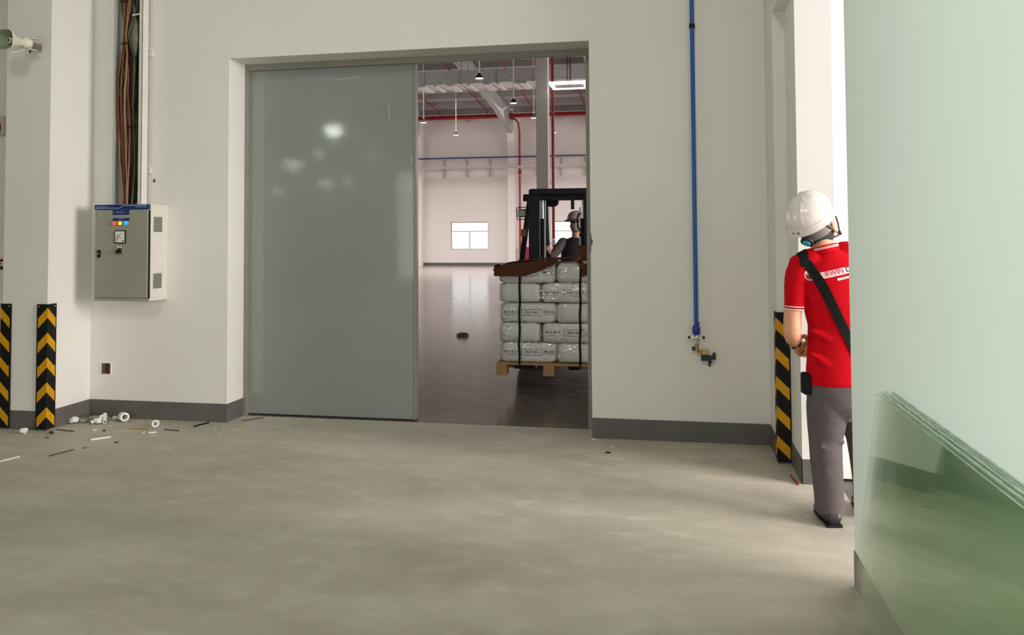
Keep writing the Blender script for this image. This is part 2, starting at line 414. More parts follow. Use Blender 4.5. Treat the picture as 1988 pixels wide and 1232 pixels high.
struct(MB().box(PX0, KX0, PY, WF, 0, 8).build('pilaster', 'wall'), 'narrow white pilaster carrying the striped guard')
struct(MB().box(PX0 + 0.002, KX0, 5.42, PY, 3.035, 3.9).build('beam', 'wall'), 'white beam end high on the pilaster')
struct(MB().box(KX1, 4.5, 5.45, WF, 0, 8).build('wall_outside', 'wall_far'), 'sunlit white wall beyond the gate')
m = MB(); m.box(SX, 1.0, -32, SEND, 0, 8); m.box(SX, 1.0, SEND, KY, 4.1, 8)
struct(m.build('wall_right', 'wall_bounce'), 'white side wall, green bounce tint in its colour, with glass sheets leaning on it')
struct(MB().box(-26.2, -26, -32, WF, 0, 8).build('wall_left', 'wall'))
struct(MB().box(-26, 1.0, -32.2, -32, 0, 8).build('wall_back', 'wall'))
struct(MB().box(-26.2, 1.2, -32.2, WF, 8, 8.2).build('ceiling', 'ceil'))
struct(MB().box(1.0, 7.0, -6, 5.45, 4.35, 4.5).build('sky_blocker', 'ceil'), 'unseen slab added outside the gate to block sky light')  # added slab out of view, keeps sky light off the column
# painted skirting
t = 0.004
def skirt(name, *bx):
    m_ = MB()
    for b_ in bx: m_.box(*b_)
    return struct(m_.build(name, 'base'), 'dark grey painted skirting band')
skirt('baseboard_left', (CLX1, OL - 0.0, WF - t, WF + 0.0, 0, BH), (CLX1, CLX1 + t, CLY - t, WF, 0, BH), (CLX0 - t, CLX1 + t, CLY - t, CLY, 0, BH), (CLX0 - t, CLX0, CLY, WF, 0, BH), (-26, CLX0, WF - t, WF, 0, BH))
skirt('baseboard_reveal', (OL, OL + t, WF - t, WB, 0, BH))
skirt('baseboard_right', (OR, PX0, WF - t, WF, 0, BH), (PX0 - t, PX0, PY - t, WF, 0, BH), (PX0 - t, KX0, PY - t, PY, 0, BH), (KX0 - t, KX0, KY - t, PY, 0, BH), (KX0 - t, KX1, KY - t, KY, 0, BH))
skirt('baseboard_side', (SX - t, SX, -32, SEND, 0, BH), (SX - t, 1.0, SEND, SEND + t, 0, BH))

# ------------------------------------------------------------------ sliding door, frame and track
fr = thing('door_frame', 'grey steel frame and track cover lining the back of the door opening', 'door frame', (-2.1, WB, 0))
MB().box(OL, OL + 0.03, WB - 0.005, WB + 0.05, 0, OH).build('jamb', 'frame', fr, bevel=0.002)
j = MB()
zz = [0, 0.4, 0.9, 1.3, 1.41, 1.47, 1.53, 1.62, 2.0, 2.5, OH]
off = [0, 0.0, 0.001, 0.003, 0.006, 0.010, 0.006, 0.002, 0, 0, 0]
Rg = []
for z_, o_ in zip(zz, off): Rg.append([(OR - 0.055 , WB - 0.002, z_), (OR - 0.006 + o_, WB - 0.002, z_), (OR - 0.006 + o_, WB + 0.05, z_), (OR - 0.055, WB + 0.05, z_)])
j.rings(Rg).build('jamb', M['frame'], fr)
MB().box(OL + 0.03, OR - 0.055, WB - 0.005, WB + 0.03, OH - 0.052, OH).build('track_cover', 'frame', fr, bevel=0.002)
MB().box(OL + 0.03, OR - 0.055, WB + 0.03, WB + 0.12, OH - 0.03, OH).build('track_rail', 'galv', fr)
# broken plaster at the right edge of the opening
ch = MB(); rng = random.Random(3); R_ = []
for k in range(12):
    z_ = 1.40 + 0.14 * k / 11; wv = 0.002 + 0.013 * math.exp(-((k - 6) / 1.8) ** 2) + rng.uniform(0, 0.003)
    R_.append([(OR - 0.004, WF - 0.004, z_), (OR + wv, WF - 0.004, z_ + rng.uniform(-.004, .004)), (OR + wv * 0.8, WF + 0.01, z_), (OR - 0.004, WF + 0.012, z_)])
tag(ch.rings(R_).build('plaster_chip', 'plaster'), 'dark chipped plaster scar on the right edge of the door opening', 'plaster chip')

dr = thing('sliding_door', 'large glossy grey steel sliding door leaf half closing the opening', 'door', (-2.85, 6.53, 0.012))
MB().box(-3.62, -2.085, 6.502, 6.552, 0.014, 2.985).build('door_panel', 'door', dr)
MB().box(-2.085, -2.062, 6.498, 6.556, 0.010, 2.985).build('edge_profile', 'frame', dr, bevel=0.002)
MB().box(-3.62, -2.062, 6.500, 6.554, 0.006, 0.014).build('bottom_seal', 'black', dr)
for (x0, z0, x1, z1) in ((-2.78, 2.86, -2.56, 2.875), (-2.30, 2.62, -2.295, 2.50), (-2.10, 2.19, -2.105, 2.12), (-2.11, 1.98, -2.13, 1.88)):
    sgm = MB(); sgm.bar((x0, 6.5015, z0), (x1, 6.5015, z1), 0.004, 0.002, (0, 1, 0)); sgm.build('scratch', 'white', dr)

# ------------------------------------------------------------------ electrical cabinet
CX0, CX1, CY, CZ0, CZ1 = -4.652, -4.150, 5.95, 1.008, 1.798
cb = thing('electrical_cabinet', 'grey wall-mounted electrical cabinet with a blue top strip under the cable tray', 'cabinet', ((CX0 + CX1) / 2, 6.08, CZ0))
MB().box(CX0, CX1, CY + 0.02, WF, CZ0, CZ1).build('body', 'cabl', cb, bevel=0.004)
d_ = MB().box(CX0 + 0.006, CX1 - 0.012, CY - 0.004, CY + 0.018, CZ0 + 0.028, CZ1 - 0.045).build('door', 'cab', cb, bevel=0.004)
MB().box(CX0, CX1, CY + 0.002, CY + 0.02, CZ0, CZ0 + 0.024).build('bottom_rail', 'cab', cb, bevel=0.003)
MB().box(CX1 - 0.007, CX1 - 0.002, CY + 0.004, CY + 0.02, CZ0 + 0.025, CZ1 - 0.05).build('door_gasket', 'black', cb)
hs = MB().box(CX0, CX1 - 0.004, CY - 0.004, CY + 0.02, CZ1 - 0.042, CZ1 - 0.002).build('header_strip', 'blue', cb, bevel=0.002)
m = MB(); yy = CY - 0.0055
ln = [(CX0 + 0.012, CZ1 - 0.030), (CX0 + 0.235, CZ1 - 0.030), (CX0 + 0.265, CZ1 - 0.010), (CX1 - 0.02, CZ1 - 0.010)]
for (a, b) in zip(ln, ln[1:]): m.bar((a[0], yy, a[1]), (b[0], yy, b[1]), 0.005, 0.001, (0, 0, 1))
V, F = text_geo('POWER UNIT', 0.017); flat_print(m, V, F, (CX1 - 0.07, yy, CZ1 - 0.025), (1, 0, 0), (0, 0, 1))
for k in range(9): m.box(CX0 + 0.012 + 0.013 * k, CX0 + 0.022 + 0.013 * k, yy, yy + 0.0005, CZ1 - 0.021, CZ1 - 0.017)
m.build('strip_print', 'bluelt', hs)
def plaque(x0, x1, z0, z1, txt, size):
    p_ = MB().box(x0, x1, CY - 0.0075, CY - 0.004, z0, z1).build('name_plate', 'blue', d_, bevel=0.001)
    if txt:
        m_ = MB(); V, F = text_geo(txt, size); flat_print(m_, V, F, ((x0 + x1) / 2, CY - 0.0082, (z0 + z1) / 2), (1, 0, 0), (0, 0, 1))
        m_.build('plate_lettering', 'bluelt', d_)
        for xx in (x0 + 0.008, x1 - 0.008): MB().box(xx - 0.003, xx + 0.003, CY - 0.0085, CY - 0.0075, (z0 + z1) / 2 - 0.003, (z0 + z1) / 2 + 0.003).build('plate_screw', 'bluelt', d_)
plaque(-4.480, -4.328, 1.712, 1.752, 'DB-AC2.1', 0.022)
plaque(-4.480, -4.328, 1.664, 1.686, None, 0.010)
MB().box(-4.430, -4.378, CY - 0.0085, CY - 0.0075, 1.677, 1.681).build('plate_print', 'bluelt', d_)
for x_, k_, lb in ((-4.460, 'pr', 'lit red pilot lamp'), (-4.407, 'py', 'lit yellow pilot lamp'), (-4.356, 'pb', 'lit blue pilot lamp')):
    b_ = MB().lathe([(0.021, 0), (0.021, 0.008), (0.017, 0.010)], (x_, CY - 0.004, 1.643), (0, -1, 0)).build('pilot_lamp', 'cab', d_, smooth=True)
    b_['label'] = lb
    MB().lathe([(0.017, 0.008), (0.016, 0.014), (0.011, 0.018), (0.003, 0.020)], (x_, CY - 0.004, 1.643), (0, -1, 0)).build('lamp_lens', k_, d_, smooth=True)
mt = MB()
mt.box(-4.459, -4.357, CY - 0.012, CY - 0.004, 1.478, 1.585)
mt = mt.build('meter', 'black', d_, bevel=0.003); mt['label'] = 'square panel meter with a black frame'
MB().box(-4.450, -4.366, CY - 0.0135, CY - 0.012, 1.487, 1.577).build('meter_face', 'white', d_)
m = MB(); yy = CY - 0.0145
m.bar((-4.434, yy, 1.546), (-4.396, yy, 1.522), 0.005, 0.0006, (0, 0, 1))
for k in range(9):
    a = math.radians(172 - 82 * k / 8); c_ = (-4.385, 1.500); r0, r1 = 0.052, 0.060
    m.bar((c_[0] + r0 * math.cos(a), yy, c_[1] + r0 * math.sin(a)), (c_[0] + r1 * math.cos(a), yy, c_[1] + r1 * math.sin(a)), 0.003, 0.0006, (0, 1, 0))
m.box(-4.385, -4.373, yy, yy + 0.0006, 1.495, 1.507)
for k in range(3): m.box(-4.444, -4.425 + 0.004 * k, yy, yy + 0.0006, 1.497 + 0.012 * k, 1.500 + 0.012 * k)
m.build('meter_scale', 'ink', d_)
sw = MB().box(-4.438, -4.384, CY - 0.010, CY - 0.004, 1.388, 1.458).build('rotary_switch', 'greyband', d_, bevel=0.003)
m = MB(); m.lathe([(0.018, 0), (0.017, 0.014)], (-4.411, CY - 0.010, 1.418), (0, -1, 0)); m.bar((-4.434, CY - 0.026, 1.404), (-4.392, CY - 0.026, 1.430), 0.012, 0.02, (0, 1, 0))
m.build('switch_knob', 'black', d_, bevel=0.002)
MB().box(-4.437, -4.389, CY - 0.0115, CY - 0.010, 1.444, 1.454).build('switch_plate', 'white', d_)
MB().box(-4.620, -4.587, CY - 0.012, CY - 0.004, 1.363, 1.425).build('lock_plate', 'black', d_, bevel=0.004)
MB().lathe([(0.008, 0), (0.008, 0.004)], (-4.604, CY - 0.012, 1.396), (0, -1, 0)).build('lock_cylinder', 'chrome', d_, smooth=True)
m = MB(); V, F = rect_geo(0.018, 0.018); flat_print(m, V, F, (-4.632, CY - 0.0048, 1.722), (1, 0, 0), (0, 0, 1)); m.build('warning_sticker', 'greyband', d_)
for z0, z1 in ((1.570, 1.697), (1.106, 1.232)):
    v_ = MB(); v_.box(CX1, CX1 + 0.002, 6.005, 6.122, z0, z1); v_ = v_.build('vent_panel', 'cab', cb)
    h = MB()
    for a in range(11):
        for b in range(12):
            yv = 6.010 + 0.0107 * a + (0.005 if b % 2 else 0); zv = z0 + 0.004 + (z1 - z0 - 0.008) * b / 12
            if yv < 6.114: h.box(CX1 + 0.002, CX1 + 0.003, yv, yv + 0.0055, zv, zv + 0.0055)
    h = h.build('vent_holes', 'black', cb); h['kind'] = 'stuff'

# ------------------------------------------------------------------ cable tray, struts, cables
TX0, TX1, TYF, TZ0, TZ1 = -4.595, -4.325, 6.085, 1.798, 4.6
ty = thing('cable_tray', 'tall open metal cable tray rising from the electrical cabinet', 'cable tray', ((TX0 + TX1) / 2, 6.14, TZ0))
MB().box(TX0, TX0 + 0.004, TYF, 6.165, TZ0, TZ1).build('side_wall', 'steel', ty)
m = MB(); m.box(TX1 - 0.004, TX1, TYF, 6.165, TZ0, TZ1); m.box(TX1 - 0.03, TX1, TYF, TYF + 0.003, TZ0, TZ1); m.build('side_wall', 'tray_lit', ty)
m = MB()
xs = [TX0 + 0.004, -4.432, -4.420, -4.356, -4.344, TX1 - 0.004]; z = TZ0; k = 0; zc = []
while z < TZ1:
    h_ = 0.07 if k % 2 == 0 else (0.038 if (k // 2) % 3 != 0 else 0.014)
    zc.append((z, min(TZ1, z + h_), k % 2)); z += h_; k += 1
for i, (xa, xb) in enumerate(zip(xs, xs[1:])):
    if i in (1, 3):
        for za, zb, hole in zc:
            if not hole: m.box(xa, xb, 6.160, 6.163, za, zb)
    else: m.box(xa, xb, 6.160, 6.163, TZ0, TZ1)
m.build('back_plate', 'steel', ty)
MB().box(TX0 + 0.004, TX1 - 0.004, 6.1915, 6.1935, TZ0, TZ1).build('backing_strip', 'white', ty)
for z0, lb in ((3.07, 'upper cut end of a strut channel behind the cable tray, near the top'), (2.072, 'lower cut end of a strut channel behind the cable tray, above the cabinet')):
    m = MB(); x0, x1 = -4.64, -4.307
    m.box(x0, x1, 6.1935, WF, z0, z0 + 0.05); m.box(x0, x1, 6.164, 6.1935, z0, z0 + 0.004); m.box(x0, x1, 6.164, 6.1935, z0 + 0.046, z0 + 0.05)
    tag(m.build('strut_channel', 'white'), lb, 'strut')
m = MB(); rg = random.Random(5)
R_ = [[(-4.28 + 0.014 * s * math.cos(a_ * 0.7854), 6.2 - 0.0015 - q, 2.005 + 0.016 * s * math.sin(a_ * 0.7854)) for a_ in range(8)] for s, q in ((1.0, 0), (0.8, 0.003))]
m.rings(R_); tag(m.build('wall_scar', 'plaster'), 'small dark chip in the wall paint right of the cable tray', 'wall scar')
cbn = thing('cable_bundle', 'loose bundle of orange, red and black cables hanging in the cable tray', 'cables', (-4.47, 6.12, TZ0))
cables = [('w_orange', -4.545, 6.125), ('w_yellow', -4.535, 6.11), ('w_orange', -4.525, 6.135), ('w_brown', -4.515, 6.12), ('w_red', -4.505, 6.108), ('w_orange', -4.498, 6.13), ('w_brown', -4.49, 6.115), ('w_red', -4.48, 6.128),
          ('w_yellow', -4.472, 6.105), ('w_green', -4.552, 6.14), ('w_orange', -4.46, 6.12), ('w_brown', -4.45, 6.14), ('w_red', -4.468, 6.145), ('w_brown', -4.53, 6.15),
          ('w_black', -4.405, 6.14), ('w_black', -4.395, 6.13), ('w_black', -4.385, 6.142), ('w_black', -4.378, 6.128), ('w_green', -4.40, 6.118), ('w_black', -4.37, 6.14), ('w_black', -4.415, 6.15), ('w_black', -4.44, 6.152)]
for i, (mt_, x_, y_) in enumerate(cables):
    rr = random.Random(i); pts = []
    ph, am = rr.uniform(0, 6.3), rr.uniform(0.006, 0.016)
    for k in range(30):
        u = k / 29; zk = TZ0 + (TZ1 - TZ0) * u
        bulge = -0.03 * math.exp(-((zk - 2.75) / 0.38) ** 2) if mt_ != 'w_black' else 0.012 * math.exp(-((zk - 2.6) / 0.5) ** 2)
        tight = 1 - 0.75 * math.exp(-((zk - 3.25) / 0.15) ** 2)
        cen = -4.505 if mt_ != 'w_black' else -4.39
        xk = cen + (x_ - cen) * tight + bulge + am * tight * math.sin(zk * rr.uniform(4.0, 4.4) + ph)
        if zk < 2.15: xk += (-4.47 - xk) * 0.45 * (2.15 - zk) / 0.35
        yk = y_ + 0.010 * math.sin(zk * 5 + ph * 2) * tight
        pts.append((min(max(xk, TX0 + 0.014), TX1 - 0.02), min(yk, 6.152), zk))
    MB().tube(pts, rr.uniform(0.0075, 0.0105), 7).build('cable', mt_, cbn, smooth=True)
for z_, xa, xb in ((3.52, -4.545, -4.475), (3.16, -4.53, -4.46), (3.40, -4.43, -4.36), (2.45, -4.46, -4.36)):
    m = MB(); m.bar((xa, 6.094, z_), (xb, 6.094, z_ + 0.01), 0.004, 0.012, (0, 1, 0)); m.build('cable_tie', 'black' if xa < -4.44 else 'white', cbn)

# socket box low on the wall
sb = thing('socket_box', 'small open wall box with dark red wires low on the wall under the cabinet', 'wall box', (-4.72, WF, 0.362))
m = MB(); x0, x1, z0, z1 = -4.774, -4.664, 0.362, 0.464
m.box(x0, x0 + 0.012, WF - 0.006, WF, z0, z1); m.box(x1 - 0.012, x1, WF - 0.006, WF, z0, z1); m.box(x0 + 0.012, x1 - 0.012, WF - 0.006, WF, z1 - 0.006, z1); m.box(x0 + 0.012, x1 - 0.012, WF - 0.006, WF, z0, z0 + 0.006)
m.build('rim', 'white', sb)
MB().box(x0 + 0.012, x1 - 0.012, WF - 0.0015, WF, z0 + 0.006, z1 - 0.006).build('recess', 'plaster', sb)
for k in range(3): MB().tube([(-4.715 + 0.014 * k, WF - 0.006, z1 - 0.008), (-4.712 + 0.014 * k, WF - 0.012, 0.42), (-4.716 + 0.012 * k, WF - 0.010, 0.39), (-4.70 + 0.008 * k, WF - 0.006, z0 + 0.01)], 0.005, 6).build('wire', 'w_red' if k else 'w_black', sb, smooth=True)

# ------------------------------------------------------------------ corner guards
def guard(label, cx, cy, sx, sy, flank, zt=1.0):
    """L-shaped guard on the corner (cx, cy); sx: way the front flank runs, side flank runs to +Y"""
    th = 0.008
    g = thing('corner_guard', label, 'corner guard', (cx, cy, 0.0), 0)
    m_ = MB(); ox = cx - sx * th            # outside of the side flank
    xs_ = sorted((ox, cx + sx * flank)); m_.box(xs_[0], xs_[1], cy - th, cy, 0.012, zt)
    xs_ = sorted((ox, cx)); m_.box(xs_[0], xs_[1], cy, cy + flank, 0.012, zt)
    m_.build('rubber_angle', 'black', g, bevel=0.003)
    hgt, drop, wd = 0.078, 0.088 * (flank / 0.094), flank - 0.014
    for k in range(5):
        z0_ = 0.971 - 0.1957 * k
        a, b, c_, e = z0_, z0_ - hgt, z0_ - drop - hgt, z0_ - drop
        b_ = min(b, a); c_ = max(c_, 0.02)
        m_ = MB(); m_.prism([(ox, b), (cx + sx * wd, c_), (cx + sx * wd, e), (ox, a)], 1, cy - th - 0.0015, cy - th); m_.build('stripe', 'yellow', g)
        m_ = MB(); m_.prism([(cy - th, b), (cy + wd, c_), (cy + wd, e), (cy - th, a)], 0, ox, ox - sx * 0.0015); m_.build('stripe', 'yellow', g)
    for z_ in (zt - 0.02, 0.50, 0.05):
        MB().lathe([(0.006, 0), (0.005, 0.003)], (cx + sx * (flank - 0.02), cy - th, z_), (0, -1, 0), 10).build('bolt', 'bolt', g, smooth=True)
        MB().lathe([(0.006, 0), (0.005, 0.003)], (ox, cy + flank - 0.02, z_), (-sx, 0, 0), 10).build('bolt', 'bolt', g, smooth=True)
    return g
guard('black and yellow chevron guard wrapping the column corner nearest the electrical cabinet', CLX1 + t, CLY - t, -1, 1, 0.092)
guard('striped guard on the outer column corner, cut by the photo edge', CLX0 - t, CLY - t, 1, 1, 0.092)
guard('black and yellow striped guard on the pilaster behind the worker\'s arm', PX0 - t, PY - t, 1, 1, 0.088, 1.005)

# ------------------------------------------------------------------ horn speaker and alarm boxes at the left edge
hn = thing('horn_speaker', 'white horn loudspeaker on a bracket high on the column', 'loudspeaker', (-5.02, CLY, 3.05))
ax = Vector((-0.14, -0.98, -0.06)).normalized(); c0 = Vector((-4.985, 5.545, 3.068))
sd = ax.cross(Vector((0, 0, 1))).normalized(); uu = sd.cross(ax)
def sq(c, a, b, e=0.55, n=32): return ell(c, a, b, sd, uu, n, e)
m = MB(); m.rings([sq(c0, 0.028, 0.028, 1), sq(c0 + ax * 0.05, 0.036, 0.034, 0.9), sq(c0 + ax * 0.11, 0.060, 0.050, 0.75), sq(c0 + ax * 0.165, 0.092, 0.074, 0.6), sq(c0 + ax * 0.172, 0.097, 0.078, 0.6), sq(c0 + ax * 0.178, 0.095, 0.076, 0.6)], cap=False)
m.build('horn_shell', 'hornout', hn, smooth=True)
m = MB(); m.rings([sq(c0 + ax * 0.178, 0.095, 0.076, 0.6), sq(c0 + ax * 0.172, 0.088, 0.070, 0.6), sq(c0 + ax * 0.12, 0.055, 0.046, 0.75), sq(c0 + ax * 0.07, 0.030, 0.028, 0.9)], cap=False)
m.bm.faces.new([m.bm.verts[-1 - i] for i in range(0)]) if False else None
m.build('horn_mouth', 'hornin', hn, smooth=True)
m = MB(); m.lathe([(0.028, 0.07), (0.026, 0.11), (0.020, 0.135), (0.014, 0.137)], c0, ax, 20); m.build('reflex_cone', 'hornout', hn, smooth=True)
m = MB(); m.lathe([(0.012, 0.1375), (0.010, 0.139)], c0, ax, 14); m.build('cone_badge', 'ink', hn)
m = MB(); m.lathe([(0.040, -0.045), (0.042, -0.03), (0.042, 0.01), (0.032, 0.02)], c0, ax, 20); m.build('driver_housing', 'hornout', hn, smooth=True)
for s in (-1, 1): MB().bar(c0 + uu * 0.045 * s - ax * 0.03, c0 + uu * 0.045 * s + Vector((0.05, 0.08, 0)), 0.03, 0.005).build('yoke_arm', 'hornout', hn)
MB().box(-4.985, -4.96, 5.56, CLY, 3.04, 3.085).build('wall_bracket', 'bracket', hn, bevel=0.002)
MB().tube([c0 - uu * 0.05, c0 - uu * 0.075 + ax * 0.05, c0 - uu * 0.09 + ax * 0.12], 0.004, 6).build('cable', 'white', hn, smooth=True)
MB().cyl(c0 + Vector((0.03, 0.03, -0.055)), c0 + Vector((0.036, 0.02, -0.075)), 0.006, n=10).build('clamp_bolt', 'black', hn)

al = thing('fire_alarm', 'beige fire alarm box with a red dome on the wall left of the column', 'fire alarm', (-5.83, WF, 2.43))
MB().box(-5.92, -5.737, WF - 0.04, WF, 2.43, 2.60).build('housing', 'beige', al, bevel=0.012)
m = MB(); m.prism([(-5.80 + 0.042 * math.cos(a), 2.485 + 0.038 * math.sin(a)) for a in [math.pi + math.pi * k / 10 for k in range(11)]] + [(-5.758, 2.53), (-5.842, 2.53)], 1, WF - 0.062, WF - 0.04)
m.build('red_dome', 'redsign', al, bevel=0.006)
MB().lathe([(0.008, 0), (0.006, 0.006)], (-5.825, WF - 0.062, 2.505), (0, -1, 0), 10).build('indicator', 'white', al, smooth=True)
sg = thing('alarm_sign', 'small red and white fire call sign low on the wall left of the column', 'sign', (-5.83, WF, 1.245))
MB().box(-5.93, -5.735, WF - 0.012, WF, 1.245, 1.352).build('plate', 'white', sg, bevel=0.002)
MB().box(-5.925, -5.74, WF - 0.014, WF - 0.012, 1.318, 1.342).build('red_band', 'redsign', sg)
MB().box(-5.925, -5.74, WF - 0.014, WF - 0.012, 1.250, 1.281).build('black_band', 'ink', sg)
for x0_, x1_ in ((-5.90, -5.85), (-5.84, -5.80), (-5.79, -5.757)): MB().box(x0_, x1_, WF - 0.0135, WF - 0.012, 1.293, 1.308).build('print_block', 'ink', sg)

# ------------------------------------------------------------------ blue air pipe with valve
pp = thing('air_pipe', 'blue compressed air pipe down the white wall ending in a brass drain valve', 'pipe', (0.189, 6.16, 0.58))
PXc, PYc = 0.187, 6.162
MB().cyl((PXc, PYc, 0.86), (PXc, PYc, 5.5), 0.0155, n=16).build('pipe', 'pipeblue', pp, smooth=True)
m = MB(); m.box(PXc - 0.02, PXc + 0.02, PYc - 0.018, WF, 3.062, 3.092); m.build('pipe_clamp', 'black', pp, bevel=0.003)
m = MB(); m.lathe([(0.018, 0), (0.028, -0.018), (0.028, -0.055), (0.022, -0.07)], (PXc, PYc, 0.862), (0, 0, 1), 18); m.build('union_nut', mat('union_blue', srgb(14, 44, 130), 0.35), pp, smooth=True)
m = MB(); m.bar((PXc + 0.012, PYc - 0.018, 0.84), (PXc + 0.016, PYc - 0.022, 0.885), 0.016, 0.01, (1, 0, 0)); m.build('lever', mat('lever_blue', srgb(10, 50, 130), 0.35), pp, bevel=0.002)
m = MB(); m.lathe([(0.013, 0), (0.022, -0.015), (0.022, -0.035), (0.013, -0.05), (0.011, -0.075)], (PXc + 0.002, PYc, 0.795), (0, 0, 1), 16); m.cyl((PXc - 0.05, PYc - 0.01, 0.772), (PXc + 0.05, PYc - 0.01, 0.772), 0.006, n=8); m.build('tee_fitting', 'chrome', pp, smooth=True)
for s in (-1, 1): MB().lathe([(0.009, 0), (0.011, 0.014), (0.006, 0.02)], (PXc + s * 0.042, PYc - 0.01, 0.772), (s, 0, 0), 10).build('port_cap', 'ink', pp, smooth=True)
m = MB(); m.cyl((PXc + 0.002, PYc, 0.725), (PXc + 0.002, PYc, 0.672), 0.014, n=14); m.cyl((PXc + 0.002, PYc, 0.678), (PXc + 0.055, PYc, 0.650), 0.012, n=12); m.box(PXc + 0.035, PXc + 0.082, PYc - 0.02, PYc + 0.02, 0.648, 0.682); m.build('brass_valve', 'brass', pp, bevel=0.003)
MB().box(PXc - 0.032, PXc - 0.012, PYc - 0.008, PYc + 0.008, 0.676, 0.704).build('side_plug', 'ink', pp, bevel=0.002)
m = MB(); m.box(PXc + 0.032, PXc + 0.082, PYc - 0.022, PYc + 0.022, 0.604, 0.650); m.box(PXc + 0.082, PXc + 0.135, PYc - 0.018, PYc + 0.018, 0.612, 0.640); m.box(PXc + 0.115, PXc + 0.136, PYc - 0.012, PYc + 0.012, 0.640, 0.662); m.build('solenoid_coil', 'ink', pp, bevel=0.003)
m = MB(); m.cyl((PXc + 0.092, PYc - 0.005, 0.612), (PXc + 0.092, PYc - 0.005, 0.565), 0.010, n=10); m.cyl((PXc + 0.092, PYc, 0.592), (PXc + 0.112, PYc, 0.594), 0.006, n=8); m.build('cable_gland', 'ink', pp)
for xx, zz2 in ((PXc, 0.80), (PXc + 0.05, 0.665)): MB().cyl((xx, PYc, zz2), (xx, WF, zz2), 0.006, n=8).build('standoff', 'chrome', pp)

# ------------------------------------------------------------------ leaning glass sheets
nsh = 7
for k in range(nsh):
    rr = random.Random(20 + k); th = 0.0055; gap = 0.0082
    y1 = 3.125 + rr.uniform(-0.012, 0.012) + (0.02 if k == nsh - 1 else 0) - 0.0 * k; y0 = 1.05 + rr.uniform(-0.03, 0.03); L_ = 0.972 + rr.uniform(-0.008, 0.008)
    xt = SX - 0.002 - gap * k; xb = SX - 0.122 - gap * k
    lean = math.atan2(xt - xb, 0.955); dx, dz = math.sin(lean), math.cos(lean); nx, nz = -dz, dx
    q = lambda s, n_: (xb + dx * s + nx * n_, 0.003 + dz * s + nz * n_)
    a, b, c_, e = q(0, 0), q(L_, 0), q(L_, th), q(0, th)
    labels = ['pale green glass sheet resting against the side wall, innermost of the leaning stack', 'second green glass sheet counted from the wall in the leaning stack', 'third green glass sheet counted from the wall in the leaning stack',
              'middle green glass sheet of the leaning stack of seven', 'fifth green glass sheet counted from the wall in the leaning stack', 'sixth green glass sheet, directly behind the front one of the leaning stack', 'outermost green glass sheet facing the hall, front of the leaning stack']
    root = thing('glass_sheet', labels[k], 'glass sheet', ((xb + xt) / 2, (y0 + y1) / 2, 0), 0, 'glass sheets leaning on the side wall')
    m = MB(); m.prism([a, b, c_, e], 1, y0, y1)
    m.build('pane', 'glass', root)
    m = MB(); n_e = 60; rgs = []
    for i in range(n_e + 1):
        yk = y0 + (y1 - y0) * i / n_e; w0 = rr.uniform(0, 0.0022); h0 = rr.uniform(0.0, 0.006)
        rgs.append([(b[0] + dx * 0.0005, yk, b[1] + dz * 0.0005), (b[0] + dx * (0.001 + h0 * .4), yk, b[1] + dz * (0.001 + h0 * .4)), (c_[0] + dx * (0.001 + h0 * .4) + nx * w0 * .4, yk, c_[1] + dz * (0.001 + h0 * .4)), (c_[0] + dx * 0.0005, yk, c_[1] + dz * 0.0005)])
    m.rings(rgs).build('cut_edge', 'glassedge', root)
# ------------------------------------------------------------------ warehouse beyond the door
W1 = (-10.19, -8.365, 0.752, 2.052); W2 = (-5.32, -3.495, 0.752, 2.052)
m = MB()
xs = [-20, W1[0], W1[1], W2[0], W2[1], 9]
for i, (xa, xb) in enumerate(zip(xs, xs[1:])):
    if i in (1, 3): m.box(xa, xb, FARY, FARY + 0.25, 0, 0.752); m.box(xa, xb, FARY, FARY + 0.25, 2.052, 7.8)
    else: m.box(xa, xb, FARY, FARY + 0.25, 0, 7.8)
struct(m.build('wall_far', 'wall_far'), 'pale far wall of the warehouse with two windows')
struct(MB().box(-20.2, -20, WB, FARY, 0, 11).build('wall_far_left', 'wall_far'))
struct(MB().box(9, 9.2, WB, FARY, 0, 11).build('wall_far_right', 'wall_far'))
m = MB(); m.prism([(WB - 0.2, roofz(WB - 0.2)), (FARY + 0.3, roofz(FARY + 0.3)), (FARY + 0.3, roofz(FARY + 0.3) + 0.12), (WB - 0.2, roofz(WB - 0.2) + 0.12)], 0, -20, 9)
roof_ = struct(m.build('ceiling_far', 'roof'), 'grey sheet roof of the warehouse')
struct(MB().box(-20, 9, FARY - 0.03, FARY, 0, 0.13).build('baseboard_far', 'base'), 'dark skirting along the far warehouse wall')
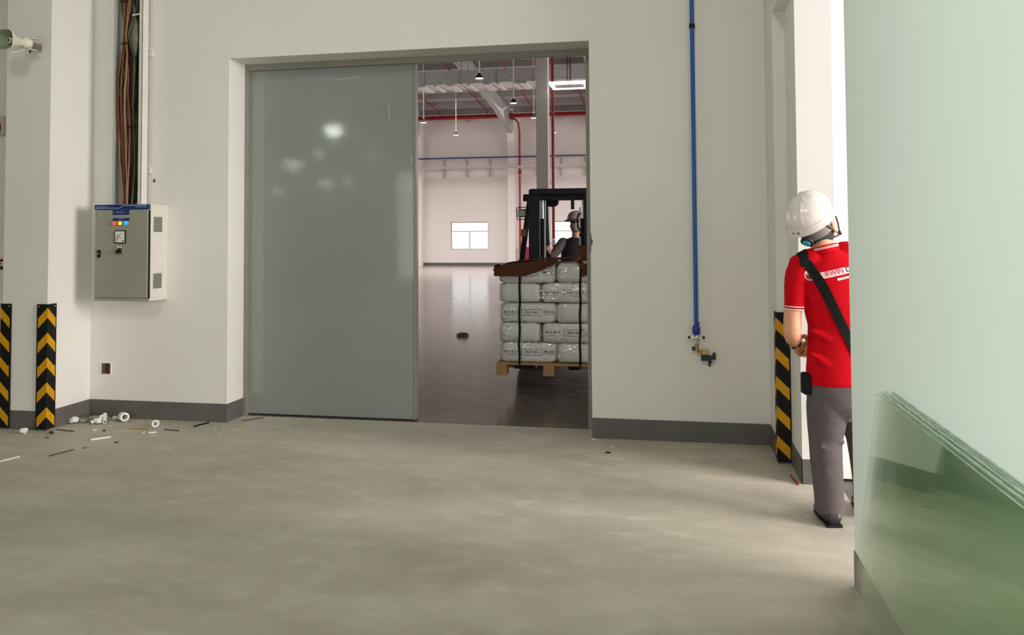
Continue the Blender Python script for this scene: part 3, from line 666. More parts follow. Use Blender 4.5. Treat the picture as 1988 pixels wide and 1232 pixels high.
for k, (x0, x1, z0, z1) in enumerate((W1, W2)):
    wd = thing('window_%d' % (k + 1), ('sliding window in the far wall seen left of the forklift', 'sliding window in the far wall seen behind the forklift driver')[k], None, ((x0 + x1) / 2, FARY + 0.1, z0)); wd['kind'] = 'structure'
    f_ = MB(); y0, y1 = FARY + 0.06, FARY + 0.12; b = 0.035
    f_.box(x0, x0 + b, y0, y1, z0, z1); f_.box(x1 - b, x1, y0, y1, z0, z1); f_.box(x0 + b, x1 - b, y0, y1, z0, z0 + b); f_.box(x0 + b, x1 - b, y0, y1, z1 - b, z1)
    f_.build('window_frame', 'steel', wd)
    MB().box(x0 + b, x1 - b, y0, y1, 1.585, 1.625).build('transom', 'steel', wd)
    MB().box((x0 + x1) / 2 - 0.02, (x0 + x1) / 2 + 0.02, y0 + 0.01, y1 - 0.01, z0 + b, 1.585).build('mullion', 'steel', wd)
    MB().box(x0 + b, x1 - b, FARY + 0.085, FARY + 0.091, 1.625, z1 - b).build('pane', 'pane', wd)
    MB().box(x0 + b, (x0 + x1) / 2 - 0.02, FARY + 0.085, FARY + 0.091, z0 + b, 1.585).build('pane', 'pane', wd)
    MB().box((x0 + x1) / 2 + 0.02, x1 - b, FARY + 0.085, FARY + 0.091, z0 + b, 1.585).build('pane', 'pane', wd)
struct(MB().box(-40, 30, FARY + 0.3, FARY + 60, -0.3, -0.1).build('ground', 'floor_far'), 'pale yard outside the far windows')
# wall pilasters with corbelled heads
for xc in (-16.2, -11.71, -7.18, -2.66, 1.9):
    m = MB(); m.prism([(FARY, 0), (37.20, 0), (37.20, 5.75), (36.85, 6.25), (36.85, 7.35), (FARY, 7.35)], 0, xc - 0.175, xc + 0.175)
    struct(m.build('column_far', 'wall_far'), 'pale wall column with a corbelled head on the far wall')
struct(MB().box(-3.87, -3.515, 24.0, 24.36, 0, 8.7).build('column_inner', 'wall_far'), 'free-standing pale column behind the forklift')
# roof structure
for xc in (-16.2, -11.71, -7.18, -2.66, 1.9):
    rf = bpy.data.objects.new('roof_rafter', None); COL.objects.link(rf); rf.parent = roof_; rf.location = (xc - roof_.location.x, 0, 0)
    def zu(y): return roofz(y) - 0.21
    ys = (WB + 0.3, 33.5, 36.9)
    d = (0.55, 0.6, 0.95)
    up_ = [(y, zu(y)) for y in ys]; lo_ = [(y, zu(y) - q) for y, q in zip(ys, d)]
    MB().prism(up_ + lo_[::-1], 0, xc - 0.01, xc + 0.01).build('web', 'steel', rf)
    MB().prism(up_ + [(y, z_ - 0.02) for y, z_ in up_[::-1]], 0, xc - 0.11, xc + 0.11).build('top_flange', 'steel', rf)
    MB().prism(lo_ + [(y, z_ + 0.02) for y, z_ in lo_[::-1]], 0, xc - 0.11, xc + 0.11).build('bottom_flange', 'steel', rf)
    for yb in (30.5, 34.6):
        for s in (-1, 1): MB().bar((xc + s * 0.02, yb, zu(yb) - 0.5), (xc + s * 0.85, yb, zu(yb) - 0.02), 0.05, 0.05).build('fly_brace', 'steel', rf)
for k in range(22):
    y_ = 36.9 - 1.4 * k
    m = MB(); z_ = roofz(y_); m.box(-20, 9, y_ - 0.004, y_ + 0.004, z_ - 0.205, z_ - 0.004); m.box(-20, 9, y_ - 0.004, y_ + 0.07, z_ - 0.212, z_ - 0.200); m.box(-20, 9, y_ - 0.07, y_ + 0.004, z_ - 0.010, z_ - 0.002)
    m.build('purlin', 'roof', roof_)
# air duct
dt = thing('air_duct', 'long silver air duct hung across the warehouse under the roof', 'duct', (-5, 26.5, 6.45))
dy0, dy1, dz0, dz1 = 26.0, 27.1, 6.47, 6.91
x = -14.0
while x < 4: MB().box(x, x + 1.19, dy0, dy1, dz0, dz1).build('duct_section', 'galv', dt); MB().box(x + 1.19, x + 1.215, dy0 - 0.02, dy1 + 0.02, dz0 - 0.02, dz1 + 0.02).build('flange', 'steel', dt); x += 1.215
for xx, wv in ((-8.05, .13), (-7.58, .06), (-7.05, .13), (-6.43, .06), (-5.83, .13), (-5.45, .06), (-4.88, .07), (-4.62, .13), (-1.8, .13)):
    MB().box(xx - wv, xx + wv, dy0 - 0.03, dy1 + 0.03, dz0 - 0.07, dz0 - 0.02).build('diffuser', 'white', dt)
for xx in (-12.5, -9.6, -6.7, -2.2, 1.0):
    for yy in (dy0 + 0.08, dy1 - 0.08): MB().cyl((xx, yy, dz1), (xx, yy, roofz(yy) - 0.01), 0.012, n=6).build('hanger_rod', 'steel', dt)
# second, higher service run and pipes
sv = thing('service_duct', 'upper flat silver duct running parallel above the long air duct', 'duct', (-5, 24.4, 7.3))
for k in range(12): MB().box(-13 + 1.5 * k, -11.53 + 1.5 * k, 24.0 + 0.42, 24.9, 7.25, 7.42).build('duct_section', 'galv', sv)
for xx in (-11.0, -8.0, -5.0, -1.5): MB().cyl((xx, 24.65, 7.42), (xx, 24.65, roofz(24.65) - 0.01), 0.012, n=6).build('hanger_rod', 'steel', sv)
# pendant lamps
def pendant(x, y, zt):
    p = thing('pendant_lamp', 'x', 'lamp', (x, y, 5.6), 0, 'pendant lamps in the warehouse')
    MB().cyl((x, y, 5.72), (x, y, zt), 0.016, n=8).build('rod', 'white', p)
    MB().lathe([(0.03, 0.14), (0.035, 0.10), (0.06, 0.085), (0.125, 0.0), (0.115, 0.0), (0.05, 0.07)], (x, y, 5.6), (0, 0, 1), 20, cap=False).build('shade', 'dark', p, smooth=True)
    MB().lathe([(0.115, 0.004), (0.10, -0.008), (0.03, -0.014)], (x, y, 5.6), (0, 0, 1), 18).build('diffuser', 'lampw', p, smooth=True)
    MB().lathe([(0.03, 0.14), (0.03, 0.19), (0.016, 0.20)], (x, y, 5.6), (0, 0, 1), 12).build('lamp_cap', 'white', p, smooth=True)
    return p
for (x, y, lb) in ((-8.82, 28.70, 'pendant lamp nearest the sliding door edge, just below the big red pipe'), (-8.64, 32.67, 'pendant lamp hanging low in front of the far wall, above the left window'),
                   (-4.85, 20.75, 'pendant lamp on the shortest rod, seen against the long silver duct'), (-4.74, 24.98, 'pendant lamp on a long white rod crossing the duct, left of the column'),
                   (-4.665, 28.43, 'pendant lamp just left of the free-standing column, over the red pipe'), (-4.553, 32.76, 'pendant lamp just right of the free-standing column, low before the wall')):
    pendant(x, y, roofz(y) - 0.003)['label'] = lb
# frame lights
fl = thing('frame_light', 'square white suspended light frame right of the free-standing column', 'ceiling light', (-2.86, 24, 5.9))
x0, x1, y0, y1, z0 = -3.39, -2.33, 23.45, 24.35, 5.85
for b in ((x0, x1, y0, y0 + 0.07), (x0, x1, y1 - 0.07, y1), (x0, x0 + 0.07, y0 + 0.07, y1 - 0.07), (x1 - 0.07, x1, y0 + 0.07, y1 - 0.07)):
    MB().box(*b, z0, z0 + 0.09).build('frame_bar', 'lampw', fl)
MB().box(x0 + 0.2, x1 - 0.2, y0 + 0.2, y1 - 0.2, z0 + 0.08, z0 + 0.1).build('panel', 'steel', fl)
for yy in (y0 + 0.035, y1 - 0.035): MB().cyl(((x0 + x1) / 2, yy, z0 + 0.09), ((x0 + x1) / 2, yy, roofz(yy) - 0.01), 0.012, n=6).build('hanger_rod', 'dark', fl)
for yy in (y0 + 0.07, y1 - 0.11): MB().box(x0 + 0.07, x1 - 0.07, yy, yy + 0.04, z0 + 0.04, z0 + 0.08).build('cross_rail', 'steel', fl)
lt = thing('batten_light', 'slim white batten lamp just under the door head at the right', 'ceiling light', (-2.2, 21, 6.7))
MB().box(-2.55, -1.75, 20.9, 21.02, 6.50, 6.56).build('tube', 'lampw', lt); MB().box(-2.6, -1.7, 20.85, 21.07, 6.56, 6.60).build('housing', 'dark', lt)
for xx in (-2.4, -1.9): MB().cyl((xx, 20.96, 6.6), (xx, 20.96, roofz(20.96) - 0.01), 0.01, n=6).build('hanger_rod', 'steel', lt)

# red fire main with sprinkler branches
fm = thing('fire_main', 'large red fire main along the top of the far wall with sloping sprinkler branches', 'pipe', (-5, 37.2, 6.85))
MB().cyl((-19.5, 36.72, 6.92), (8.5, 36.72, 6.92), 0.095, n=16).build('main_pipe', 'red', fm, smooth=True)
for xb in (-9.3, -4.9): MB().box(xb - 0.03, xb + 0.03, 36.72, FARY, 6.78, 6.83).build('pipe_bracket', 'steel', fm)
for xb, lb in ((-10.45, 'sloping red sprinkler pipe nearest the edge of the sliding door'), (-8.18, 'sloping red sprinkler pipe in the middle between door edge and rafter'), (-6.0, 'sloping red sprinkler pipe just right of the steel rafter'), (-3.62, 'sloping red sprinkler pipe right of the free-standing column'), (-1.4, 'sloping red sprinkler pipe hidden behind the right door edge')):
    tag(MB().tube([(xb, 36.6, 7.03), (xb, 36.55, 7.12), (xb, 36.4, 7.17), (xb, 28.0, 7.10 + 0.098 * 8.6), (xb, 21.0, 7.10 + 0.098 * 15.6)], 0.028, 8).build('sprinkler_pipe', 'red', smooth=True), lb, 'pipe', 'sprinkler pipes under the warehouse roof')
rs_ = thing('fire_riser', 'thin red fire riser dropping down the far wall behind the forklift lamp', 'pipe', (-6.775, 37.15, 0.5))
MB().tube([(-7.1, 36.72, 6.80), (-6.9, 36.75, 6.76), (-6.775, 36.85, 6.6), (-6.775, 37.15, 6.2), (-6.775, 37.15, 0.5)], 0.045, 10).build('riser', 'red', rs_, smooth=True)
MB().lathe([(0.075, 0), (0.09, 0.04), (0.09, 0.12), (0.06, 0.16)], (-6.775, 37.15, 4.25), (0, 0, 1), 12).build('valve', 'red', rs_, smooth=True)
fc = thing('hose_cabinet', 'red fire hose cabinet on the far wall behind the forklift mast', 'fire cabinet', (-6.47, 37.35, 0.0))
MB().box(-6.66, -6.28, 37.25, FARY, 0.0, 0.86).build('body', 'red', fc, bevel=0.01); MB().box(-6.62, -6.32, 37.235, 37.25, 0.06, 0.80).build('door', mat('cabinet_plum', srgb(140, 45, 75), 0.4), fc, bevel=0.005)
MB().box(-6.36, -6.34, 37.22, 37.235, 0.4, 0.5).build('handle', 'dark', fc)
cr = thing('column_riser', 'red fire riser with valves strapped to the free-standing column', 'pipe', (-3.46, 24.15, 0.8))
MB().cyl((-3.415, 24.36, 1.35), (-3.415, 24.36, 8.5), 0.045, n=12).build('riser', 'red', cr, smooth=True)
m = MB(); m.lathe([(0.06, 0), (0.06, 0.06)], (-3.415, 24.36, 1.30), (0, 0, 1), 12); m.build('flange', 'galv', cr, smooth=True)
MB().lathe([(0.035, 0), (0.055, 0.05), (0.055, 0.15), (0.035, 0.2)], (-3.415, 24.36, 1.10), (0, 0, 1), 12).build('valve', 'red', cr, smooth=True)
MB().lathe([(0.06, 0), (0.06, 0.01)], (-3.415, 24.30, 1.22), (0, -1, 0), 12).build('hand_wheel', 'galv', cr, smooth=True)
MB().cyl((-3.415, 24.36, 0.0), (-3.415, 24.36, 1.1), 0.04, n=12).build('lower_pipe', 'galv', cr, smooth=True)
for z_ in (3.0, 5.0): MB().box(-3.515, -3.38, 24.33, 24.39, z_, z_ + 0.04).build('pipe_clamp', 'galv', cr)
ex = thing('extinguisher_box', 'red extinguisher box at the foot of the free-standing column', 'fire cabinet', (-3.42, 23.7, 0))
MB().box(-3.56, -3.36, 23.72, 23.98, 0.12, 0.92).build('body', 'red', ex, bevel=0.015); MB().box(-3.53, -3.39, 23.71, 23.72, 0.2, 0.85).build('door', 'redsign', ex, bevel=0.004); MB().box(-3.54, -3.38, 23.74, 23.96, 0, 0.12).build('plinth', 'dark', ex)

# blue pipe and cable tray along the far wall
bp_ = thing('blue_service_pipe', 'thin blue air pipe on brackets along the far warehouse wall', 'pipe', (-6, 37.1, 4.9))
MB().cyl((-19.5, 37.02, 5.05), (8.5, 37.02, 5.05), 0.03, n=10).build('pipe', mat('pipe_navy', srgb(32, 36, 110), 0.4), bp_, smooth=True)
tr_ = thing('wall_cable_tray', 'pale cable tray on brackets below the blue pipe on the far wall', 'cable tray', (-6, 37.1, 4.4))
MB().box(-19.5, 8.5, 36.95, 37.17, 4.54, 4.63).build('tray', mat('tray_pale', (0.5, 0.47, 0.45), 0.5), tr_)
for xb in (-14.8, -13.4, -12.55, -10.485, -9.371, -8.244, -6.0, -4.863, -3.75, -1.2, 0.3):
    m = MB(); m.box(xb - 0.02, xb + 0.02, 36.97, FARY, 4.97, 5.01); m.box(xb - 0.02, xb + 0.02, FARY - 0.04, FARY, 4.72, 5.01); m.build('bracket', 'steel', bp_)
    m = MB(); m.prism([(36.92, 4.54), (36.92, 4.50), (37.36, 4.50), (37.40, 4.16), (FARY, 4.16), (FARY, 4.54)], 0, xb - 0.02, xb + 0.02); m.build('bracket', 'steel', tr_)
# scrap on the warehouse floor
m = MB(); rr = random.Random(4)
R_ = []
for k in range(7):
    u = k / 6 - .5
    R_.append([(-3.06 + 0.17 * u, 11.93 + 0.06 * math.cos(a) + 0.02 * rr.uniform(-1, 1), 0.004 + max(0, math.sin(a)) * (0.06 - 0.05 * abs(u)) * rr.uniform(.6, 1.2)) for a in [2 * math.pi * q / 8 for q in range(8)]])
m.rings(R_); tag(m.build('paper_scrap', mat('scrap_brown', srgb(128, 104, 92), 0.8)), 'crumpled brown scrap lying on the shiny warehouse floor beside the pallet', 'scrap')

# ------------------------------------------------------------------ high bay lamps of the near hall (behind the camera, mirrored in the door)
hbl = ['high bay lamp at the hall\'s back, mirrored as the brightest spot on the sliding door', 'high bay lamp mirrored as the large dim spot in the door\'s left half', 'high bay lamp mirrored as the small spot right of the large dim one', 'high bay lamp mirrored as the dim spot in the middle of the door', 'high bay lamp mirrored just right of the door\'s middle spot', 'high bay lamp mirrored as the small spot nearest the door gap', 'lowest high bay lamp, mirrored near the door\'s left edge']
for (x, y, z, r_) in ((-17.75, -28.3, 7.2, 0.42), (-20.1, -28.3, 5.45, 0.5), (-18.6, -28.3, 5.95, 0.26), (-18.2, -28.3, 4.35, 0.34), (-16.9, -28.3, 4.4, 0.2), (-15.6, -28.3, 5.7, 0.16), (-21.0, -28.3, 3.9, 0.22)):
    h = thing('high_bay_lamp', hbl.pop(0), 'lamp', (x, y, z), 0, 'high bay lamps of the near hall')
    MB().lathe([(0.06, 0.3), (0.10, 0.28), (0.12, 0.14), (r_, 0.06), (r_, 0.05)], (x, y, z), (0, 0, 1), 20, cap=False).build('shade', 'steel', h, smooth=True)
    MB().lathe([(r_ * 0.98, 0.05), (r_ * 0.9, -r_ * 0.5), (r_ * 0.5, -r_ * 0.85), (r_ * 0.1, -r_ * 0.95)], (x, y, z), (0, 0, 1), 20).build('diffuser', 'bay' if r_ == 0.42 else 'bay_dim', h, smooth=True)
    MB().cyl((x, y, z + 0.28), (x, y, 7.99), 0.015, n=8).build('rod', 'steel', h)

h = thing('gate_fill_box', 'flat white box added around the fill light outside the gate', 'lamp', (2.1, 4.75, 4.2))  # added housing for the gate fill, which stands for sky light
MB().box(1.6, 2.6, 4.45, 5.05, 4.22, 4.27).build('housing', 'white', h, bevel=0.01)
for xx in (1.7, 2.5): MB().box(xx - 0.02, xx + 0.02, 4.73, 4.77, 4.27, 4.35).build('mount', 'steel', h)
h = thing('bay_lamp', 'square grey bay lamp hanging in the near hall above and behind the camera', 'lamp', (-1.3, -2.2, 6.56))
m = MB(); m.lathe([(0.15, 0.25), (0.7, 0.10), (0.98, 0.10), (0.98, 0.16), (0.7, 0.18), (0.2, 0.32)], (-1.3, -2.2, 6.5), (0, 0, 1), 4, cap=False); m.build('hood', 'steel', h)
MB().cyl((-1.3, -2.2, 6.78), (-1.3, -2.2, 7.995), 0.02, n=8).build('rod', 'steel', h)
# ------------------------------------------------------------------ palletised bags
LX0, LX1, LY0, LY1, LZ = -1.60, -0.645, 7.60, 8.56, 0.325
NL, HB = 5, 0.186
pl = thing('pallet', 'wooden pallet carried on the forks under the stacked white bags', 'pallet', (-1.12, 8.08, 0.20))
px0, px1, py0, py1 = LX0 - 0.02, LX1 + 0.02, LY0 - 0.02, LY1
for xc in (px0 + 0.05, (px0 + px1) / 2, px1 - 0.05):
    for yc in (py0 + 0.055, (py0 + py1) / 2, py1 - 0.055):
        MB().box(xc - 0.05, xc + 0.05, yc - 0.055, yc + 0.055, 0.205, 0.286).build('block', 'wood', pl, bevel=0.003)
    MB().box(xc - 0.05, xc + 0.05, py0, py1, 0.286, 0.303).build('stringer_board', 'wood', pl, bevel=0.002)
for k in range(7):
    yc = py0 + 0.05 + (py1 - py0 - 0.10) * k / 6
    MB().box(px0, px1, yc - 0.048, yc + 0.048, 0.303, 0.322).build('deck_board', 'wood', pl, bevel=0.002)
def sgn(c, e): return math.copysign(abs(c) ** e, c)
def bag_mesh(a, b, h, seed):
    rr = random.Random(seed); m_ = MB(); R = []; nu, nv = 36, 14
    ph = [rr.uniform(0, 6.28) for _ in range(4)]
    for j in range(nv + 1):
        v = -math.pi / 2 + math.pi * (0.012 + 0.976 * j / nv)
        ring = []
        for i in range(nu):
            u = 2 * math.pi * i / nu
            cv, sv_ = sgn(math.cos(v), 0.18), sgn(math.sin(v), 0.34)
            x_ = a * cv * sgn(math.cos(u), 0.24); y_ = b * cv * sgn(math.sin(u), 0.24)
            w_ = 0.004 * math.sin(9 * x_ / a + ph[0]) + 0.004 * math.sin(7 * y_ / b + ph[1])
            ring.append(Vector((x_ * (1 + w_ * 1.2), y_ * (1 + 0.012 * math.sin(3 * u + ph[2])), h * sv_ + w_ * 0.6)))
        R.append(ring)
    return m_.rings(R)
def symbols(mb, org, bvh):
    """umbrella and this-way-up pictograms in square outlines"""
    def put(V, F, dx, dz): flat_print(mb, [Vector((v.x + dx, v.y + dz, 0)) for v in V], F, org, (1, 0, 0), (0, 0, 1), bvh, (0, 1, 0), 0.002)
    for dx in (0, 0.055):
        for (w_, h_, cx, cz) in ((0.044, 0.003, 0, 0.022), (0.044, 0.003, 0, -0.022), (0.003, 0.044, -0.022, 0), (0.003, 0.044, 0.022, 0)):
            V, F = rect_geo(w_, h_, 1, 1, cx, cz); put(V, F, dx, 0)
    V = [Vector((0.016 * math.cos(math.pi * k / 8), 0.014 * math.sin(math.pi * k / 8), 0)) for k in range(9)]; put(V, [list(range(9))], 0, 0)
    V, F = rect_geo(0.003, 0.016, 1, 1, 0, -0.007); put(V, F, 0, 0)
    for q in (-0.009, 0.009):
        V, F = rect_geo(0.005, 0.022, 1, 1, q, -0.006); put(V, F, 0.055, 0)
        put([Vector((q - 0.008, 0.004, 0)), Vector((q + 0.008, 0.004, 0)), Vector((q, 0.017, 0))], [[0, 1, 2]], 0.055, 0)
names_v = ['topmost', 'second', 'middle', 'fourth', 'bottom']
TXT1 = text_geo('ZKST-402', 0.030, 1.05, 0.0006); TXT2 = text_geo('N.T.B.U', 0.036, 1.1, 0.0008)
g_bag = 'white bags stacked on the pallet'
A2, B2, H2 = 0.274, 0.2025, HB / 2
for lay in range(NL):
    zc = LZ + HB * (lay + 0.5); r_ = NL - 1 - lay
    flip = lay % 2 == 1                      # layers 1 and 3: end-on bag at the left
    fr_ = random.Random(lay)
    spots = []                               # x, y, half-x, half-y, faces hall, label
    if not flip:
        spots = [(LX0 + A2, LY0 + B2, A2, B2, True, f'printed white bag facing the hall, left in the {names_v[r_]} row of the pallet'),
                 (LX1 - B2, LY0 + A2, B2, A2, False, f'plain end of a white bag, right in the {names_v[r_]} row of the pallet'),
                 (LX1 - A2, LY1 - B2, A2, B2, False, f'white bag at the rear right of the {names_v[r_]} row, hidden from the hall'),
                 (LX0 + B2, LY1 - A2, B2, A2, False, f'white bag at the rear left of the {names_v[r_]} row on the pallet')]
    else:
        spots = [(LX0 + B2, LY0 + A2, B2, A2, False, f'plain end of a white bag, left in the {names_v[r_]} row of the pallet'),
                 (LX1 - A2, LY0 + B2, A2, B2, True, f'printed white bag facing the hall, right in the {names_v[r_]} row of the pallet'),
                 (LX1 - B2, LY1 - A2, B2, A2, False, f'white bag at the rear right of the {names_v[r_]} row, hidden from the hall'),
                 (LX0 + A2, LY1 - B2, A2, B2, False, f'white bag at the rear left of the {names_v[r_]} row on the pallet')]
    for si, (x, y, a, b, face, lb) in enumerate(spots):
        x += fr_.uniform(-0.006, 0.006); y += fr_.uniform(-0.006, 0.006) + (0.012 if si < 2 else 0)
        mb = bag_mesh(a, b, H2, lay * 10 + si)
        mb.bm.transform(Matrix.Translation((x, y, zc)))
        bv = bvh_of(mb)
        root = thing('bag', lb, 'bag', (x, y, zc - H2), 0, g_bag)
        mb.build('sack', 'bag', root, smooth=True, angle=80)
        if face:
            pr = MB(); ys_ = y - b - 0.1; dz_ = 0.004
            flat_print(pr, *TXT1, (x + 0.035, ys_, zc + dz_), (1, 0, 0), (0, 0, 1), bv, (0, 1, 0))
            for (w_, h_, cx, cz) in ((0.19, 0.004, 0.035, 0.028), (0.19, 0.004, 0.035, -0.028), (0.004, 0.06, -0.06, 0), (0.004, 0.06, 0.13, 0)):
                V, F = rect_geo(w_, h_, 10 if w_ > .1 else 1, 1, cx, cz); flat_print(pr, V, F, (x, ys_, zc + dz_), (1, 0, 0), (0, 0, 1), bv, (0, 1, 0))
            flat_print(pr, *TXT2, (x - 0.165, ys_, zc + 0.006), (1, 0, 0), (0, 0, 1), bv, (0, 1, 0)); [flat_print(pr, *rect_geo(0.018, 0.005, 1, 1, -0.05 + 0.023 * q_, 0), (x - 0.165, ys_, zc - 0.022), (1, 0, 0), (0, 0, 1), bv, (0, 1, 0)) for q_ in range(5)]
            symbols(pr, (x + 0.172, ys_, zc + dz_), bv)
            pr.build('print', 'ink', root)
ztop = LZ + HB * NL
# stretch film around the load
m = MB(); rr = random.Random(9); R_ = []
cx_, cy_ = (LX0 + LX1) / 2, (LY0 + LY1) / 2
for j in range(44):
    z_ = LZ + 0.01 + (ztop - LZ - 0.03) * j / 43
    fz = abs(((z_ - LZ) / HB) % 1 - 0.5) * 2
    ind = 0.026 * fz ** 4
    ring = ell((cx_, cy_, z_), (LX1 - LX0) / 2 + 0.016 - ind, (LY1 - LY0) / 2 + 0.016 - ind, n=120, e=0.12)
    R_.append([p + Vector((0.0035 * math.sin(40 * p.x + z_ * 60), 0.0035 * math.sin(37 * p.x + z_ * 90 + 20 * p.y), 0)) for p in ring])
m.rings(R_, cap=False)
fo = m.build('stretch_film', 'film', None, smooth=True, angle=90); tag(fo, 'clear crinkled stretch film wrapped around the stacked bags', 'film')
# strapping bands
for xx, lb in ((-1.391, 'left black strap running down over the wrapped bags'), (-0.819, 'right black strap running down over the wrapped bags')):
    m = MB(); pts = []
    for j in range(24):
        z_ = 0.31 + (ztop + 0.03 - 0.31) * j / 23
        pts.append((xx + 0.012 * (j / 23 - .5) + 0.003 * math.sin(j), LY0 - 0.030 - 0.003 * math.sin(j * 1.7), z_))
    pts += [(xx, LY0 + 0.02, ztop + 0.034), (xx, cy_, ztop + 0.034), (xx, LY1 + 0.0, ztop + 0.03), (xx, LY1 + 0.035, ztop), (xx, LY1 + 0.035, 0.34)]
    q = [[Vector(p) + Vector((-0.010, 0, 0)), Vector(p) + Vector((0.010, 0, 0)), Vector(p) + Vector((0.010, -0.0015, 0.0015)), Vector(p) + Vector((-0.010, -0.0015, 0.0015))] for p in pts]
    m.rings(q); tag(m.build('strap', 'strap'), lb, 'strap')
# cardboard cover
cv = thing('cardboard_cover', 'torn brown cardboard sheet folded over the top of the load', 'cardboard', (cx_, cy_, ztop))
def sheet(pts_grid, th=0.004):
    m_ = MB(); g = [[m_.bm.verts.new(p) for p in row] for row in pts_grid]
    for r0, r1 in zip(g, g[1:]):
        for i in range(len(r0) - 1): m_.bm.faces.new([r0[i], r0[i + 1], r1[i + 1], r1[i]])
    r = bmesh.ops.solidify(m_.bm, geom=m_.bm.faces[:], thickness=th)
    return m_
zt_ = ztop + 0.008
rows = []
for j in range(7):
    v = j / 6; row = []
    for i in range(13):
        u = i / 12; x = LX0 - 0.02 + (0.60 + 0.35 * v) * u
        row.append((x, LY0 - 0.03 + (LY1 - LY0 + 0.05) * v, ztop - 0.034 + 0.052 * min(1, u / 0.22) + 0.026 * max(0, (u - 0.3) / 0.7) + 0.004 * v))
    rows.append(row)
sheet(rows).build('top_panel', 'card', cv)
def flap(prof, name='front_flap'):
    rows = []
    for j in range(4):
        v = j / 3; row = []
        for x, zt2, zb2 in prof: row.append((x, LY0 - 0.034 - 0.02 * v + 0.008 * math.sin(9 * x), zt2 + (zb2 - zt2) * v))
        rows.append(row)
    sheet(rows).build(name, 'card', cv)
flap([(LX0 - 0.03, ztop - 0.035, ztop - 0.118), (LX0 + 0.04, ztop - 0.022, ztop - 0.118), (-1.47, ztop + 0.012, ztop - 0.120), (-1.385, ztop + 0.010, ztop - 0.120)])
flap([(-1.385, ztop + 0.010, ztop - 0.120), (-1.32, ztop + 0.015, ztop - 0.110), (-1.24, ztop + 0.024, ztop - 0.085), (-1.16, ztop + 0.030, ztop - 0.055), (-1.08, ztop + 0.035, ztop - 0.018), (-1.02, ztop + 0.040, ztop + 0.015)])
rows = [[(LX0 - 0.026 - 0.01 * j, LY0 - 0.03 + (LY1 - LY0) * i / 6, zt_ - 0.02 - 0.03 * j) for i in range(7)] for j in range(3)]
sheet(rows).build('side_flap', 'card', cv)
def curl(pts, name='torn_flap'):
    sheet([[Vector(p) for p in row] for row in pts]).build(name, 'card', cv)
curl([[(-0.90, LY0 - 0.04, ztop + 0.055), (-0.85, LY0 - 0.05, ztop + 0.02), (-0.795, LY0 - 0.055, ztop - 0.055)], [(-0.95, LY0 + 0.02, ztop + 0.085), (-0.84, LY0 + 0.0, ztop + 0.06), (-0.775, LY0 - 0.01, ztop + 0.0)]])
curl([[(-0.80, LY0 - 0.045, ztop - 0.125), (-0.74, LY0 - 0.048, ztop - 0.10), (-0.66, LY0 - 0.05, ztop - 0.08)], [(-0.80, LY0 - 0.035, ztop - 0.01), (-0.74, LY0 - 0.037, ztop + 0.01), (-0.66, LY0 - 0.035, ztop + 0.04)]])
curl([[(-0.83, LY0 + 0.1, ztop + 0.02), (-0.78, LY0 + 0.1, ztop + 0.02)], [(-0.835, LY0 + 0.09, ztop + 0.10), (-0.76, LY0 + 0.09, ztop + 0.12)], [(-0.85, LY0 + 0.08, ztop + 0.17), (-0.775, LY0 + 0.08, ztop + 0.165)]])

# ------------------------------------------------------------------ forklift
FX = -1.155
fk = thing('forklift', 'dark forklift coming through the doorway with a pallet of bags', 'forklift', (FX, 9.8, 0))
for s in (-1, 1):
    m = MB(); m.box(FX + s * 0.26 - 0.055, FX + s * 0.26 + 0.055, 7.72, 8.80, 0.245, 0.285); m.box(FX + s * 0.26 - 0.055, FX + s * 0.26 + 0.055, 8.74, 8.80, 0.20, 0.72); m.build('fork', 'dark', fk, bevel=0.004)
m = MB(); m.box(FX - 0.46, FX + 0.46, 8.80, 8.84, 0.26, 0.36); m.box(FX - 0.46, FX + 0.46, 8.80, 8.84, 0.60, 0.70)
for k in range(5): m.box(FX - 0.44 + 0.21 * k, FX - 0.40 + 0.21 * k, 8.80, 8.83, 0.36, 1.20)
m.box(FX - 0.46, FX + 0.46, 8.80, 8.83, 1.18, 1.22); m.build('carriage', 'dark', fk)
mast = MB().box(FX - 0.365, FX + 0.365, 8.86, 8.98, 0.18, 0.30).build('mast', 'dark', fk)
for s in (-1, 1):
    xo = FX + s * 0.365; xi = FX + s * 0.245
    m = MB(); m.box(min(xo, xi), max(xo, xi), 8.86, 8.90, 0.16, 1.955); m.box(min(xo, xo - s * 0.04), max(xo, xo - s * 0.04), 8.90, 9.02, 0.16, 1.955); m.build('mast_rail', 'dark', mast, bevel=0.004)
    xo2 = FX + s * 0.31; MB().box(xo2 - 0.03, xo2 + 0.03, 8.91, 9.0, 0.2, 1.97).build('inner_rail', 'dark', mast)
    MB().cyl((FX + s * 0.225, 8.98, 0.2), (FX + s * 0.225, 8.98, 1.70), 0.028, n=12).build('lift_cylinder', 'dark', mast, smooth=True)
    MB().cyl((FX + s * 0.225, 8.98, 1.70), (FX + s * 0.225, 8.98, 1.93), 0.015, n=10).build('piston_rod', 'chrome', mast, smooth=True)
MB().box(FX - 0.365, FX + 0.365, 8.86, 8.97, 1.955, 2.03).build('top_crosshead', 'dark', mast, bevel=0.02)
MB().box(FX - 0.345, FX + 0.345, 8.90, 8.98, 1.905, 1.945).build('upper_crossbar', 'dark', mast)
for k in range(3): MB().tube([(FX - 0.20 + 0.012 * k, 8.93, 1.90), (FX - 0.205 + 0.012 * k, 8.93, 1.6), (FX - 0.21 + 0.010 * k, 8.94, 0.6)], 0.005, 6).build('hydraulic_hose', 'galv' if k == 1 else 'dark', mast, smooth=True)
